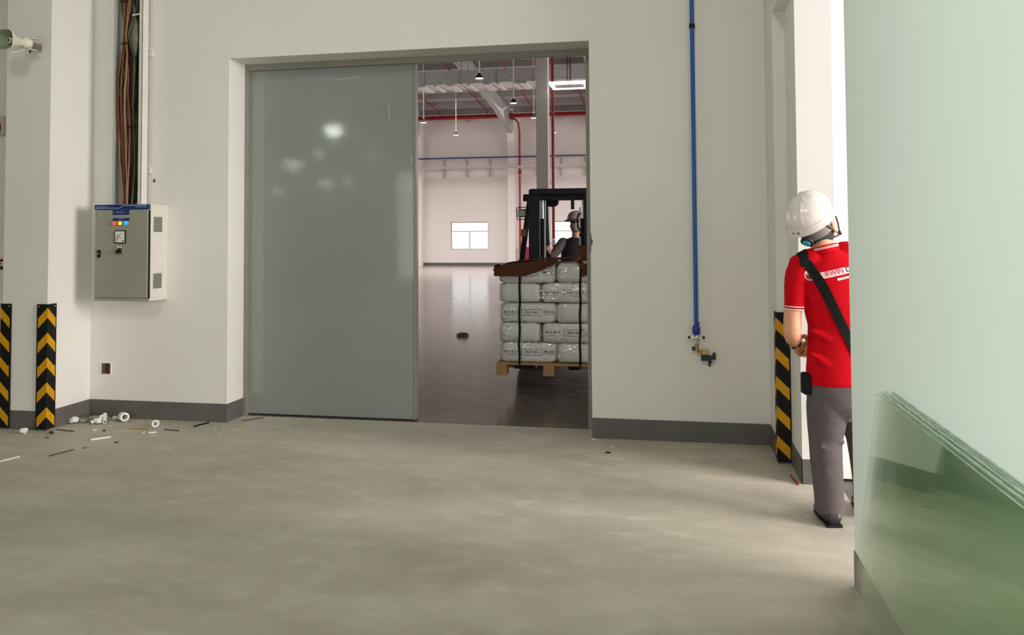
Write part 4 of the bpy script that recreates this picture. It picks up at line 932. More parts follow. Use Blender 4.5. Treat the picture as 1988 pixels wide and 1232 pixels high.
MB().tube([(FX + 0.195, 8.93, 1.82), (FX + 0.198, 8.93, 1.5), (FX + 0.195, 8.93, 1.1)], 0.009, 8).build('hydraulic_hose', 'galv', mast, smooth=True)
MB().tube([(FX + 0.20, 8.92, 1.56), (FX + 0.175, 8.92, 1.60), (FX + 0.165, 8.92, 1.68), (FX + 0.178, 8.92, 1.74), (FX + 0.205, 8.92, 1.75)], 0.010, 8).build('hose_loop', 'dark', mast, smooth=True)
MB().lathe([(0.02, 0), (0.02, 0.03)], (FX + 0.190, 8.90, 1.52), (1, 0, 0), 10).build('hose_clip', 'dark', mast)
m = MB(); m.box(FX + 0.10, FX + 0.135, 8.90, 8.94, 1.80, 1.91); m.build('hose_bracket', 'dark', mast)
m = MB(); m.prism([(FX - 0.22, 1.905), (FX - 0.06, 1.905), (FX - 0.065, 1.87), (FX - 0.09, 1.84), (FX - 0.16, 1.835), (FX - 0.22, 1.85)], 1, 9.02, 9.14); m.build('head_valve', 'dark', mast, bevel=0.006)
# overhead guard
og = MB(); og.box(FX - 0.48, FX + 0.48, 9.16, 9.24, 1.925, 1.985); og = og.build('overhead_guard', 'dark', fk, bevel=0.012)
for s in (-1, 1):
    MB().tube([(FX + s * 0.50, 9.02, 0.62), (FX + s * 0.485, 9.06, 1.2), (FX + s * 0.425, 9.16, 1.75), (FX + s * 0.405, 9.18, 1.90), (FX + s * 0.385, 9.22, 1.955)], [0.032, 0.032, 0.032, 0.034, 0.03], 8).build('front_post', 'dark', og)
    MB().tube([(FX + s * 0.44, 9.2, 1.955), (FX + s * 0.45, 10.4, 1.985), (FX + s * 0.45, 10.72, 1.94), (FX + s * 0.46, 10.95, 1.2), (FX + s * 0.46, 10.98, 0.75)], 0.03, 8).build('roof_rail', 'dark', og)
for k in range(5): MB().bar((FX - 0.32 + 0.16 * k, 9.24, 1.965), (FX - 0.32 + 0.16 * k, 10.5, 1.99), 0.03, 0.025).build('roof_bar', 'dark', og)
MB().box(FX - 0.45, FX + 0.45, 10.45, 10.52, 1.96, 2.0).build('rear_roof_bar', 'dark', og)
MB().box(FX - 0.46, FX - 0.40, 9.05, 9.12, 1.90, 1.94).build('turn_lamp', 'dark', og)
for s in (-1, 1):
    wl = MB().box(FX + s * 0.462 - 0.045, FX + s * 0.462 + 0.045, 8.99, 9.05, 1.72, 1.81).build('work_lamp', 'dark', fk, bevel=0.012)
    MB().box(FX + s * 0.462 - 0.035, FX + s * 0.462 + 0.035, 8.984, 8.99, 1.73, 1.80).build('lamp_lens', 'lens', wl)
    x_ = FX + s * 0.462; MB().tube([(x_ - s * 0.06, 9.03, 1.83), (x_ + s * 0.055, 9.03, 1.83), (x_ + s * 0.068, 9.03, 1.815), (x_ + s * 0.062, 9.03, 1.70), (x_ + s * 0.045, 9.03, 1.692), (x_ - s * 0.05, 9.03, 1.70)], 0.006, 6).build('lamp_frame', 'dark', wl, smooth=True)
    MB().box(FX + s * 0.455 - 0.022, FX + s * 0.455 + 0.022, 9.0, 9.05, 1.50, 1.585).build('indicator_lamp', 'orange_lamp', fk, bevel=0.006)
# body
M['fkbody'] = mat('forklift_body', srgb(22, 23, 28), 0.5, spec=0.25)
MB().box(FX - 0.50, FX + 0.50, 9.10, 10.3, 0.10, 0.55).build('chassis', 'fkbody', fk, bevel=0.03)
MB().box(FX - 0.42, FX + 0.42, 9.08, 9.22, 0.55, 1.05).build('dashboard_cowl', 'dark', fk, bevel=0.03)
m = MB(); m.prism([(9.95, 0.55), (11.0, 0.55), (11.0, 0.88), (9.95, 0.86)], 0, FX - 0.45, FX + 0.45); m.build('engine_hood', 'fkbody', fk, bevel=0.03)
m = MB(); m.prism([(10.6, 0.22), (11.45, 0.26), (11.55, 0.6), (11.4, 0.98), (10.95, 1.0), (10.6, 0.6)], 0, FX - 0.5, FX + 0.5); m.build('counterweight', 'fkbody', fk, bevel=0.05)
st = MB().box(FX - 0.25, FX + 0.25, 9.98, 10.46, 0.86, 0.98).build('seat', 'black', fk, bevel=0.04)
m = MB(); m.bar((FX, 10.46, 0.92), (FX, 10.62, 1.42), 0.46, 0.10, (1, 0, 0)); m.build('seat_back', 'black', st, bevel=0.03)
MB().cyl((FX - 0.12, 9.22, 0.95), (FX - 0.16, 9.58, 1.09), 0.03, n=10).build('steering_column', 'dark', fk, smooth=True)
c_ = Vector((FX - 0.17, 9.60, 1.11)); n_ = Vector((-0.06, -0.75, 0.65)).normalized(); s1 = Vector((1, 0, 0)); s1 = (s1 - n_ * s1.dot(n_)).normalized(); s2 = n_.cross(s1)
m = MB(); m.tube([c_ + s1 * 0.16 * math.cos(2 * math.pi * k / 24) + s2 * 0.16 * math.sin(2 * math.pi * k / 24) for k in range(24)], 0.014, 8, closed=True)
for k in range(3): a = 2 * math.pi * k / 3; m.cyl(c_, c_ + s1 * 0.155 * math.cos(a) + s2 * 0.155 * math.sin(a), 0.010, n=6)
m.build('steering_wheel', 'dark', fk, smooth=True)
for k in range(3): MB().tube([(FX + 0.18 + 0.05 * k, 9.2, 1.02), (FX + 0.18 + 0.05 * k, 9.26, 1.22)], 0.008, 6).build('lever', 'dark', fk)
for (yw, r_, wd) in ((9.35, 0.30, 0.2), (10.75, 0.24, 0.16)):
    for s in (-1, 1):
        wh = MB().lathe([(r_ * 0.55, 0), (r_ * 0.92, 0), (r_, 0.03), (r_, wd - 0.03), (r_ * 0.92, wd), (r_ * 0.55, wd)], (FX + s * (0.56 - wd) , yw, r_), (s, 0, 0), 28).build('wheel', 'black', fk, smooth=True)
        MB().lathe([(r_ * 0.56, wd + 0.002), (r_ * 0.5, wd - 0.02), (r_ * 0.15, wd - 0.02)], (FX + s * (0.56 - wd), yw, r_), (s, 0, 0), 20).build('wheel_rim', 'galv', wh, smooth=True)

# ------------------------------------------------------------------ driver
dv = thing('person', 'seated forklift driver in a pale brimmed helmet, face mask and dark vest', 'person', (FX, 10.2, 0.98))
M['dkvest'] = mat('vest_dark', srgb(26, 24, 28), 0.85, bump=0.2, bscale=30)
b = MB(); X0 = FX + 0.01
ball(b, (X0 + 0.005, 10.20, 1.665), 0.077, 0.095, 0.112)
limb(b, [((X0, 10.24, 1.46), 0.055), ((X0, 10.21, 1.60), 0.05)])
b.rings([ell((X0, 10.25, 0.99), 0.16, 0.12), ell((X0, 10.25, 1.2), 0.165, 0.115), ell((X0, 10.26, 1.38), 0.19, 0.11), ell((X0, 10.26, 1.45), 0.15, 0.085), ell((X0, 10.25, 1.49), 0.06, 0.055)])
for s, el, wr, hd in ((-1, (X0 - 0.31, 10.08, 1.22), (X0 - 0.30, 9.84, 1.33), (X0 - 0.295, 9.76, 1.36)), (1, (X0 + 0.27, 10.12, 1.2), (X0 + 0.2, 9.9, 1.12), (X0 + 0.17, 9.82, 1.12))):
    limb(b, [((X0 + s * 0.17, 10.25, 1.42), 0.058), (el, 0.043), (wr, 0.029)])
    limb(b, [(wr, 0.026), (hd, 0.034)])
    for q in range(4): limb(b, [(Vector(hd) + Vector((0.022 - 0.015 * q, -0.025, 0.01)), 0.010), (Vector(hd) + Vector((0.022 - 0.015 * q, -0.065 + 0.006 * abs(q - 1), 0.0)), 0.009), (Vector(hd) + Vector((0.022 - 0.015 * q, -0.072, -0.03)), 0.008)], 8)
    limb(b, [(Vector(hd) + Vector((-s * 0.03, 0.0, 0.0)), 0.011), (Vector(hd) + Vector((-s * 0.05, -0.045, -0.008)), 0.009)], 8)
    limb(b, [((X0 + s * 0.09, 10.22, 1.06), 0.085), ((X0 + s * 0.15, 9.82, 1.06), 0.06), ((X0 + s * 0.15, 9.66, 0.66), 0.045)])
    limb(b, [((X0 + s * 0.15, 9.68, 0.62), 0.045), ((X0 + s * 0.15, 9.54, 0.60), 0.04)])
ball(b, (X0 + 0.005, 10.105, 1.66), 0.014, 0.02, 0.02)
organic(b, 0.011, 3).build('body', 'skin', dv, smooth=True)
b = MB(); b.rings([ell((X0, 10.25, 0.98), 0.170, 0.130), ell((X0, 10.25, 1.2), 0.175, 0.125), ell((X0, 10.26, 1.38), 0.195, 0.120), ell((X0, 10.26, 1.45), 0.155, 0.095), ell((X0, 10.25, 1.485), 0.075, 0.070)])
for s, el, wr in ((-1, (X0 - 0.31, 10.08, 1.22), (X0 - 0.301, 9.89, 1.31)), (1, (X0 + 0.27, 10.12, 1.2), (X0 + 0.215, 9.93, 1.13))):
    limb(b, [((X0 + s * 0.17, 10.25, 1.42), 0.068), (el, 0.053), (wr, 0.040)])
organic(b, 0.012, 3).build('shirt', 'drv_shirt', dv, smooth=True)
b = MB()
for s in (-1, 1): limb(b, [((X0 + s * 0.08, 10.24, 1.06), 0.10), ((X0 + s * 0.15, 9.82, 1.06), 0.072), ((X0 + s * 0.15, 9.66, 0.70), 0.058)])
organic(b, 0.012, 3).build('trousers', 'dkvest', dv, smooth=True)
b = MB(); b.rings([ell((X0, 10.25, 0.985), 0.190, 0.150), ell((X0, 10.25, 1.2), 0.194, 0.146), ell((X0, 10.26, 1.34), 0.196, 0.140), ell((X0, 10.26, 1.43), 0.150, 0.115), ell((X0, 10.25, 1.475), 0.095, 0.088)])
b.build('vest', 'dkvest', dv, smooth=True)
hc = (X0 + 0.005, 10.20, 1.70)
b = MB(); b.lathe([(0.118, 0.0), (0.117, 0.03), (0.104, 0.07), (0.075, 0.10), (0.035, 0.115), (0.004, 0.118)], hc, (0, 0, 1), 28); h_ = b.build('helmet', mat('driver_helmet', srgb(150, 132, 130), 0.5), dv, smooth=True)
b = MB(); b.rings([ell(Vector(hc) + Vector((0, -0.015, 0.012)), 0.115, 0.125, n=28), ell(Vector(hc) + Vector((0, -0.02, -0.012)), 0.150, 0.170, n=28), ell(Vector(hc) + Vector((0, -0.02, -0.018)), 0.150, 0.170, n=28), ell(Vector(hc) + Vector((0, -0.015, 0.0)), 0.112, 0.122, n=28)]); b.build('brim', 'drv_shirt', h_, smooth=True)
b = MB(); b.rings([ell((X0 + 0.005, 10.17, 1.648), 0.076, 0.082), ell((X0 + 0.005, 10.165, 1.62), 0.080, 0.088), ell((X0 + 0.005, 10.17, 1.575), 0.066, 0.074), ell((X0 + 0.005, 10.18, 1.552), 0.045, 0.055)]); b.build('face_mask', 'maskw', dv, smooth=True)
b = MB(); b.rings([ell((X0 + 0.005, 10.20, 1.70), 0.082, 0.099), ell((X0 + 0.005, 10.20, 1.662), 0.0805, 0.098)]); b.build('hair', 'hair', dv, smooth=True)
for s in (-1, 1):
    b = MB(); ball(b, (X0 + s * 0.029, 10.112, 1.672), 0.010, 0.008, 0.006, n=10); b.build('eye', 'ink', dv, smooth=True)
# ------------------------------------------------------------------ worker seen from behind
wk = thing('person', 'worker in a red polo shirt and white hard hat, seen from behind', 'person', (0.836, 4.645, 0), math.radians(10.89))
# local frame: x to the worker's right, y forward, z up
Hh = Vector((0.62, 0.56, 0.58)).normalized(); Hr = Hh.cross(Vector((-0.34, -0.10, 1))).normalized(); Hu = Hr.cross(Hh).normalized()
HM = Matrix((Hr, Hh, Hu)).transposed()
HC = Vector((-0.080, 0.0, 1.612))
def hp(x, y, z): return HC + Hr * x + Hh * y + Hu * z
def hq(x, y, z): return hp(x, y, z - 0.034)
b = MB()
ball(b, hq(0, 0.012, 0.01), 0.076, 0.096, 0.098, HM, 24)                  # skull
ball(b, hq(0, 0.040, -0.055), 0.060, 0.066, 0.075, HM, 20)                # jaw and face
ball(b, hq(0, 0.108, -0.035), 0.012, 0.018, 0.020, HM, 12)                # nose
ball(b, hq(0, 0.10, -0.080), 0.024, 0.012, 0.010, HM, 12)                 # lips
ball(b, hq(0, 0.086, -0.112), 0.026, 0.022, 0.020, HM, 12)                # chin
for s in (-1, 1):
    ball(b, hq(s * 0.086, 0.016, -0.046), 0.014, 0.024, 0.036, HM @ Matrix.Rotation(s * 0.35, 3, 'Z'), 14)
    ball(b, hq(s * 0.091, 0.008, -0.038), 0.010, 0.020, 0.028, HM @ Matrix.Rotation(s * 0.5, 3, 'Z'), 12)
limb(b, [((-0.012, 0.0, 1.42), 0.064), ((-0.035, 0.005, 1.50), 0.057), (hq(0.0, -0.012, -0.06), 0.054)], 18)
b.rings([ell((0.05, 0, 0.78), 0.15, 0.10), ell((0.045, 0, 1.05), 0.15, 0.095), ell((0.03, 0, 1.30), 0.165, 0.10), ell((0.02, 0, 1.40), 0.13, 0.075), ell((0.0, 0, 1.45), 0.06, 0.055)])
SL = Vector((-0.155, 0, 1.365)); EL = Vector((-0.207, -0.035, 1.000)); WL = Vector((-0.140, 0.135, 0.930))
limb(b, [(SL, 0.052), ((-0.182, -0.01, 1.22), 0.050), ((-0.199, -0.02, 1.10), 0.046), (EL + Vector((0, 0, 0.03)), 0.047), (EL, 0.045)], 16)
limb(b, [(EL, 0.044), (EL.lerp(WL, 0.35), 0.045), (EL.lerp(WL, 0.75), 0.034), (WL, 0.028)], 16)
# left hand: loose fist, fingers curling towards the body
hy = Vector((0.52, 0.76, -0.40)).normalized(); hx = hy.cross(Vector((0, 0, 1))).normalized(); hz = hx.cross(hy)
def hl(x, y, z): return WL + (hx * x + hy * y + hz * z) * 1.12
limb(b, [(WL, 0.028), (hl(0.002, 0.035, 0), 0.033), (hl(0.004, 0.072, 0), 0.035)], 14)
ball(b, hl(0.004, 0.055, -0.002), 0.024, 0.044, 0.046, Matrix((hx, hy, hz)).transposed(), 14)
for q in range(4):
    zq = 0.034 - 0.022 * q; L_ = (0.95, 1.05, 1.0, 0.85)[q]; y0 = 0.094 - 0.004 * abs(q - 1)
    limb(b, [(hl(0.000, y0 - 0.012, zq), 0.0118), (hl(0.018, y0 + 0.014 * L_, zq - 0.002), 0.0118), (hl(0.050 * L_, y0 + 0.006, zq - 0.004), 0.0110), (hl(0.060 * L_, y0 - 0.022, zq - 0.005), 0.0104), (hl(0.044, y0 - 0.040, zq - 0.006), 0.0095)], 10)
limb(b, [(hl(0.012, 0.018, 0.030), 0.0145), (hl(0.034, 0.040, 0.050), 0.0128), (hl(0.056, 0.066, 0.050), 0.0118), (hl(0.066, 0.088, 0.040), 0.010)], 10)
# right arm, reaching forward on the hidden side
SR = Vector((0.20, 0.0, 1.41)); ER = Vector((0.262, 0.03, 1.12)); WR = Vector((0.215, 0.22, 1.07))
limb(b, [(SR, 0.052), (SR.lerp(ER, 0.5), 0.048), (ER, 0.044)], 16); limb(b, [(ER, 0.043), (ER.lerp(WR, 0.35), 0.043), (WR, 0.028)], 16)
limb(b, [(WR, 0.027), (WR + Vector((-0.012, 0.045, 0.004)), 0.033), (WR + Vector((-0.02, 0.078, 0.005)), 0.032)], 14)
for q in range(4):
    o_ = WR + Vector((-0.018, 0.09, 0.034 - 0.021 * q)); L_ = (0.95, 1.05, 1.0, 0.82)[q]
    limb(b, [(o_, 0.0105), (o_ + Vector((-0.012, 0.034 * L_, -0.004)), 0.010), (o_ + Vector((-0.034, 0.05 * L_, -0.008)), 0.0092), (o_ + Vector((-0.054, 0.045 * L_, -0.010)), 0.0085)], 10)
limb(b, [(WR + Vector((-0.018, 0.03, 0.02)), 0.012), (WR + Vector((-0.042, 0.06, 0.038)), 0.011), (WR + Vector((-0.062, 0.09, 0.036)), 0.009)], 10)
# legs
HL, KL, AL = Vector((-0.025, 0.0, 0.80)), Vector((-0.022, 0.02, 0.45)), Vector((-0.022, -0.02, 0.09))
HR_, KR, AR = Vector((0.13, 0.0, 0.80)), Vector((0.205, 0.10, 0.47)), Vector((0.235, 0.10, 0.09))
for H_, K_, A_ in ((HL, KL, AL), (HR_, KR, AR)):
    limb(b, [(H_, 0.085), (H_.lerp(K_, 0.5), 0.072), (K_, 0.055), (K_.lerp(A_, 0.35), 0.053), (A_, 0.036)], 16)
    limb(b, [(A_ + Vector((0, -0.03, -0.045)), 0.034), (A_ + Vector((0.01, 0.10, -0.052)), 0.033), (A_ + Vector((0.02, 0.16, -0.058)), 0.026)], 14)
organic(b, 0.006, 4).build('body', 'skin', wk, local=True, smooth=True)
# face details
for s in (-1, 1):
    e_ = MB(); ball(e_, hq(s * 0.031, 0.096, -0.014), 0.013, 0.008, 0.007, HM, 12); e_.build('eye', 'white', wk, local=True, smooth=True)
    e_ = MB(); ball(e_, hq(s * 0.031, 0.1025, -0.014), 0.0055, 0.003, 0.0055, HM, 10); e_.build('iris', 'ink', wk, local=True, smooth=True)
    e_ = MB(); e_.tube([hq(s * 0.018, 0.104, 0.002), hq(s * 0.032, 0.103, 0.006), hq(s * 0.048, 0.096, 0.002)], 0.003, 6); e_.build('eyebrow', 'hair', wk, local=True, smooth=True)
# hair
b = MB(); R_ = []
for z_, s_, dy in ((-0.105, 0.80, -0.012), (-0.085, 0.94, -0.008), (-0.045, 1.0, -0.002), (-0.01, 1.04, 0.0), (0.03, 1.0, 0.0)):
    R_.append([hq(0.081 * s_ * math.cos(a), 0.012 + dy + 0.101 * s_ * math.sin(a) * (1.0 if math.sin(a) < 0 else (0.30 if z_ < -0.02 else 0.8)), z_) for a in [2 * math.pi * k / 32 for k in range(32)]])
b.rings(R_); b.build('hair', 'hair', wk, local=True, smooth=True)
# helmet
b = MB(); R_ = []
def dome(zf, e=2.3):
    return max(0.0, 1 - zf ** e) ** (1 / e)
nz = 12; rings_h = []
for j in range(nz + 1):
    zf = min(0.996, math.sin(0.5 * math.pi * j / nz)); s_ = dome(zf, 2.25); ring = []
    for k in range(72):
        a = 2 * math.pi * k / 72; x = 0.124 * s_ * math.cos(a); y = 0.149 * s_ * math.sin(a); z_ = 0.150 * zf
        rid = 0.0
        for xc, wv, h_ in ((0.0, 0.020, 0.004), (-0.030, 0.0045, 0.0065), (0.030, 0.0045, 0.0065)):
            rid = max(rid, h_ * math.exp(-((x - xc) / wv) ** 2))
        fade = min(1, max(0, (zf - 0.22) / 0.2)) * (1 if math.sin(a) < 0.6 or zf > 0.5 else 0.4)
        n_ = Vector((x / 0.124 ** 2, y / 0.149 ** 2, z_ / 0.150 ** 2 + 0.01)).normalized()
        p = Vector((x, y, z_)) + n_ * rid * fade
        ring.append(hp(p.x, p.y, p.z))
    rings_h.append(ring)
under = [[hp(0.118 * dome(q) * math.cos(2 * math.pi * k / 72), 0.143 * dome(q) * math.sin(2 * math.pi * k / 72), 0.144 * q - 0.002) for k in range(72)] for q in (0.9, 0.6, 0.3, 0.0)]
b.rings(under + rings_h)
hel = b.build('helmet', 'helmet', wk, local=True, smooth=True, angle=60)
def rimring(zo, dx, brim): return [hp((0.124 + dx) * math.cos(a), (0.149 + dx) * math.sin(a) + (brim * max(0, math.sin(a)) ** 3.5), zo - (0.012 * max(0, math.sin(a)) ** 2) * (brim > 0.02)) for a in [2 * math.pi * k / 72 for k in range(72)]]
b = MB(); b.rings([rimring(0.030, 0.0005, 0), rimring(0.026, 0.003, 0), rimring(0.004, 0.006, 0.012), rimring(-0.004, 0.011, 0.050), rimring(-0.008, 0.011, 0.050), rimring(-0.008, 0.004, 0.034), rimring(-0.004, -0.004, 0.0), rimring(0.02, -0.004, 0)], close=True)
b.build('brim', 'helmet', hel, local=True, smooth=True, angle=50)
for xx in (-0.045, -0.012):
    b = MB(); a = -math.pi / 2 + xx / 0.13
    V_ = [hp((xx + u) , -0.1545 * math.sqrt(max(0.0, 1 - ((xx + u) / 0.125) ** 2)) - 0.001, 0.006 + v) for v in (0, 0.016) for u in (0, 0.018)]
    b.face([V_[0], V_[1], V_[3], V_[2]]); b.build('vent_mark', mat('vent_grey', srgb(150, 142, 134), 0.5), hel, local=True)
b = MB(); b.rings([[hp(0.087 * s_ * math.cos(a), 0.012 + 0.105 * s_ * math.sin(a) - 0.004, z_) for a in [math.pi + math.pi * k / 24 for k in range(25)] + [2 * math.pi - math.pi * k / 24 for k in range(25)]] if False else [hp((0.086 if o_ else 0.090) * math.cos(a), 0.005 + (0.105 if o_ else 0.110) * math.sin(a), z_) for a in [math.pi * 0.98 + math.pi * 1.04 * k / 28 for k in range(29)]] for z_, o_ in ((-0.020, 0), (-0.078, 0), (-0.080, 1), (-0.020, 1))], cap=False)
b.build('harness_band', 'greyband', hel, local=True, smooth=True)
b = MB(); kc = hp(-0.012, -0.116, -0.072)
kdir = (-Hh * 0.9 - Hu * 0.3).normalized(); b.lathe([(0.020, -0.008), (0.021, 0.006), (0.016, 0.012), (0.006, 0.013)], kc, kdir, 12); b.build('adjuster_knob', 'cyan', hel, local=True, smooth=True)
b = MB(); b.lathe([(0.034, -0.010), (0.034, 0.001), (0.028, 0.003)], kc, kdir, 16); b.build('knob_housing', 'ink', hel, local=True, smooth=True)
b = MB(); b.tube([hp(0.090, -0.045, -0.010), hp(0.096, -0.020, -0.055), hp(0.094, 0.010, -0.100), hp(0.072, 0.045, -0.150), hp(0.02, 0.066, -0.172), hp(-0.04, 0.062, -0.160), hp(-0.085, 0.02, -0.075), hp(-0.092, -0.02, -0.04)], 0.0045, 6); b.build('chin_strap', 'greyband', hel, local=True, smooth=True)
b = MB(); b.tube([hp(0.094, 0.075, -0.006), hp(0.092, 0.062, -0.08), hp(0.087, 0.045, -0.125)], 0.0045, 6); ball(b, hp(0.082, 0.048, -0.138), 0.010, 0.010, 0.014, HM, 10); b.build('strap_buckle', 'ink', hel, local=True, smooth=True)
# polo shirt
b = MB()
b.rings([ell((0.052, 0.0, 0.728), 0.174, 0.128, n=40), ell((0.052, 0, 0.80), 0.174, 0.124, n=40), ell((0.054, 0, 0.92), 0.166, 0.118, n=40), ell((0.052, -0.002, 1.04), 0.160, 0.116, n=40), ell((0.038, -0.006, 1.18), 0.180, 0.122, n=40),
         ell((0.030, -0.008, 1.29), 0.192, 0.120, (1, 0, .16), n=40), ell((0.020, -0.006, 1.365), 0.178, 0.105, (1, 0, .20), n=40), ell((0.008, -0.002, 1.408), 0.125, 0.088, (1, 0, .20), n=40), ell((-0.008, 0.0, 1.438), 0.078, 0.076, (1, 0, .2), n=40)])
limb(b, [((-0.075, 0, 1.385), 0.075), (SL + Vector((0.012, 0, -0.005)), 0.070), ((-0.170, -0.008, 1.28), 0.066)], 20)
limb(b, [((0.09, 0, 1.425), 0.070), (SR + Vector((-0.01, 0, 0)), 0.068), (SR.lerp(ER, 0.3), 0.066)], 20)
b.tube([(-0.160, -0.004, 1.33), (-0.176, -0.010, 1.25), (-0.184, -0.016, 1.18), (-0.190, -0.020, 1.128)], [0.064, 0.061, 0.055, 0.0525], 24)
b.tube([SR, SR.lerp(ER, 0.35), SR.lerp(ER, 0.7), SR.lerp(ER, 0.85)], [0.062, 0.064, 0.062, 0.060], 24)
# cloth folds as soft ridges across the back
for p0, p1, r_ in (((-0.12, -0.070, 1.20), (0.08, -0.098, 1.08), 0.026), ((-0.11, -0.070, 1.02), (0.12, -0.094, 0.90), 0.030), ((0.19, -0.075, 1.38), (0.02, -0.090, 1.30), 0.024), ((0.19, -0.06, 1.03), (0.04, -0.094, 0.86), 0.028), ((-0.12, -0.065, 0.90), (0.04, -0.098, 0.79), 0.026), ((-0.03, -0.085, 1.33), (-0.08, -0.085, 1.18), 0.026)):
    limb(b, [(p0, r_ * 0.5), (Vector(p0).lerp(Vector(p1), 0.35), r_), (Vector(p0).lerp(Vector(p1), 0.65), r_), (p1, r_ * 0.5)], 10)
sh = organic(b, 0.008, 6)
shbv = bvh_of(sh)
shirt = sh.build('polo_shirt', 'shirt', wk, local=True, smooth=True)
b = MB(); ax_ = Vector((1, 0, 0.22)).normalized(); c0_ = Vector((-0.014, 0.002, 1.438))
by_ = Vector((0, 1, -0.12))
b.rings([ell(c0_ + Vector((0, 0, -0.012)), 0.084, 0.080, ax_, by_, 36), ell(c0_ + Vector((-0.004, 0, 0.030)), 0.070, 0.070, ax_, by_, 36), ell(c0_ + Vector((-0.004, 0, 0.031)), 0.064, 0.064, ax_, by_, 36), ell(c0_ + Vector((0, 0, -0.012)), 0.072, 0.070, ax_, by_, 36)], close=True)
col_ = b.build('collar', 'shirt', shirt, local=True, smooth=True)
for dz_, r_, mt_ in ((0.014, 0.0028, 'trim'), (0.021, 0.0024, 'trim')):
    b = MB(); k_ = 0.0805 - 0.014 * (dz_ / 0.042) + 0.0005; b.tube(ell(c0_ + Vector((-0.002, 0, dz_)), k_ , k_ - 0.003, ax_, by_, 36), r_, 6, closed=True); b.build('collar_stripe', mt_, shirt, local=True, smooth=True)
for zz_, mt_, r_ in ((1.131, 'trim', 0.0030), (1.138, 'maroon', 0.0025), (1.145, 'trim', 0.0030)):
    b = MB(); b.tube(ell((-0.190, -0.0195, zz_), 0.0525, 0.0525, (1, 0, -0.06), n=30), r_, 6, closed=True); b.build('sleeve_stripe', mt_, shirt, local=True, smooth=True)
# printed back: round emblem, lettering on a pale patch, small tagline
tl = math.radians(13); xd = Vector((math.cos(tl), 0, math.sin(tl))); yd = Vector((-math.sin(tl), 0, math.cos(tl))); rayd = (0, 1, 0)
def px(u, v, d=4.285): return Vector(((u - 994) / 1581.58 * d - 611 / 1581.58 * 4.4, -0.30, 1.55 - (v - 449) * d / 1581.58))
def onback(geo, org, mt_, name, off=0.0025, par=None):
    b_ = MB(); flat_print(b_, geo[0], geo[1], org, xd, yd, shbv, rayd, off); return b_.build(name, mt_, par or shirt, local=True)
def disc(r, n=28, a0=0, a1=2 * math.pi, cx=0, cy=0):
    V = [Vector((cx, cy, 0))] + [Vector((cx + r * math.cos(a0 + (a1 - a0) * k / n), cy + r * math.sin(a0 + (a1 - a0) * k / n), 0)) for k in range(n + 1)]
    return V, [[0, k + 1, k + 2] for k in range(n)]
ec = px(1576.5, 535.5)
onback(disc(0.029), ec, 'trim', 'emblem', 0.0030)
onback(disc(0.0245, 20, math.radians(150), math.radians(300)), ec, 'redsign', 'emblem_swirl', 0.0040)
onback(disc(0.0245, 20, math.radians(300), math.radians(362)), ec, 'ink', 'emblem_swirl', 0.0040)
onback(disc(0.022, 20, math.radians(20), math.radians(200), 0.001, 0.002), ec, mat('emblem_gold', srgb(215, 175, 120), 0.6), 'emblem_swirl', 0.0045)
V, F = rect_geo(0.190, 0.034, 24, 3)
onback((V, F), px(1628, 529) , 'trim', 'lettering_patch', 0.0030)
onback(text_geo('RWIN', 0.036, 1.02, 0.0007), px(1618.5, 530.5), mat('lettering_rose', srgb(205, 70, 85), 0.6), 'lettering', 0.0042)
onback(text_geo('D', 0.038, 1.0, 0.0009), px(1645.0, 524), 'ink', 'letter_mark', 0.0046)
V, F = rect_geo(0.115, 0.012, 16, 1)
onback((V, F), px(1643, 539), 'trim', 'tagline_patch', 0.0030)
onback(text_geo('VIETNAM', 0.010, 1.15), px(1642, 539), mat('lettering_dark', srgb(120, 60, 60), 0.7), 'tagline', 0.0042)
# shoulder strap and bag
path = [(1571, 511), (1580, 527), (1592, 550), (1605, 578), (1618, 606), (1632, 635), (1646, 664), (1660, 693), (1672, 716)]
b = MB(); hw = 0.024; R_ = []
def strap_row(p, n_, ray, lift):
    row = []
    for s in (-1, -0.5, 0, 0.5, 1):
        o_ = p + n_ * hw * s; h_ = shbv.ray_cast(o_, ray, 1.0)
        row.append((h_[0] if h_[0] is not None else p + ray * 0.25) - ray * 0.004)
    return row + [r - ray * 0.003 for r in reversed(row)]
x_top = px(*path[0]).x
for k, (xf, zf) in enumerate(((0.21, 0.90), (0.14, 1.02), (0.05, 1.15), (-0.03, 1.25), (-0.09, 1.31))):
    R_.append(strap_row(Vector((xf, 0.35, zf)), Vector((-0.8, 0, -0.6)), Vector((0, -1, 0)), 0))
for yy, xx in ((0.075, -0.125), (0.04, -0.133), (0.0, -0.140), (-0.035, -0.145)):
    R_.append(strap_row(Vector((xx, yy, 1.65)), Vector((-1, 0, 0)), Vector((0, 0, -1)), 0))
for rv_, tgt in ((Vector((0, 0.34, -0.94)), Vector((-0.146, -0.052, 1.385))), (Vector((0, 0.70, -0.71)), Vector((-0.146, -0.066, 1.375))), (Vector((0, 0.92, -0.38)), Vector((-0.145, -0.078, 1.365)))):
    R_.append(strap_row(tgt - rv_ * 0.25, Vector((-0.97, 0, -0.2)), rv_, 0))
for i, (u, v) in enumerate(path):
    p = px(u, v); q0 = px(*path[max(0, i - 1)]); q1 = px(*path[min(len(path) - 1, i + 1)]); t_ = (q1 - q0).normalized(); n_ = Vector((t_.z, 0, -t_.x))
    R_.append(strap_row(p, n_, Vector((0, 1, 0)), 0))
b.rings(R_); stp = b.build('bag_strap', 'strap', wk, local=True, smooth=True)
b = MB(); b.box(0.235, 0.30, -0.10, 0.12, 0.66, 0.86); b.build('shoulder_bag', 'strap', wk, local=True, bevel=0.02)
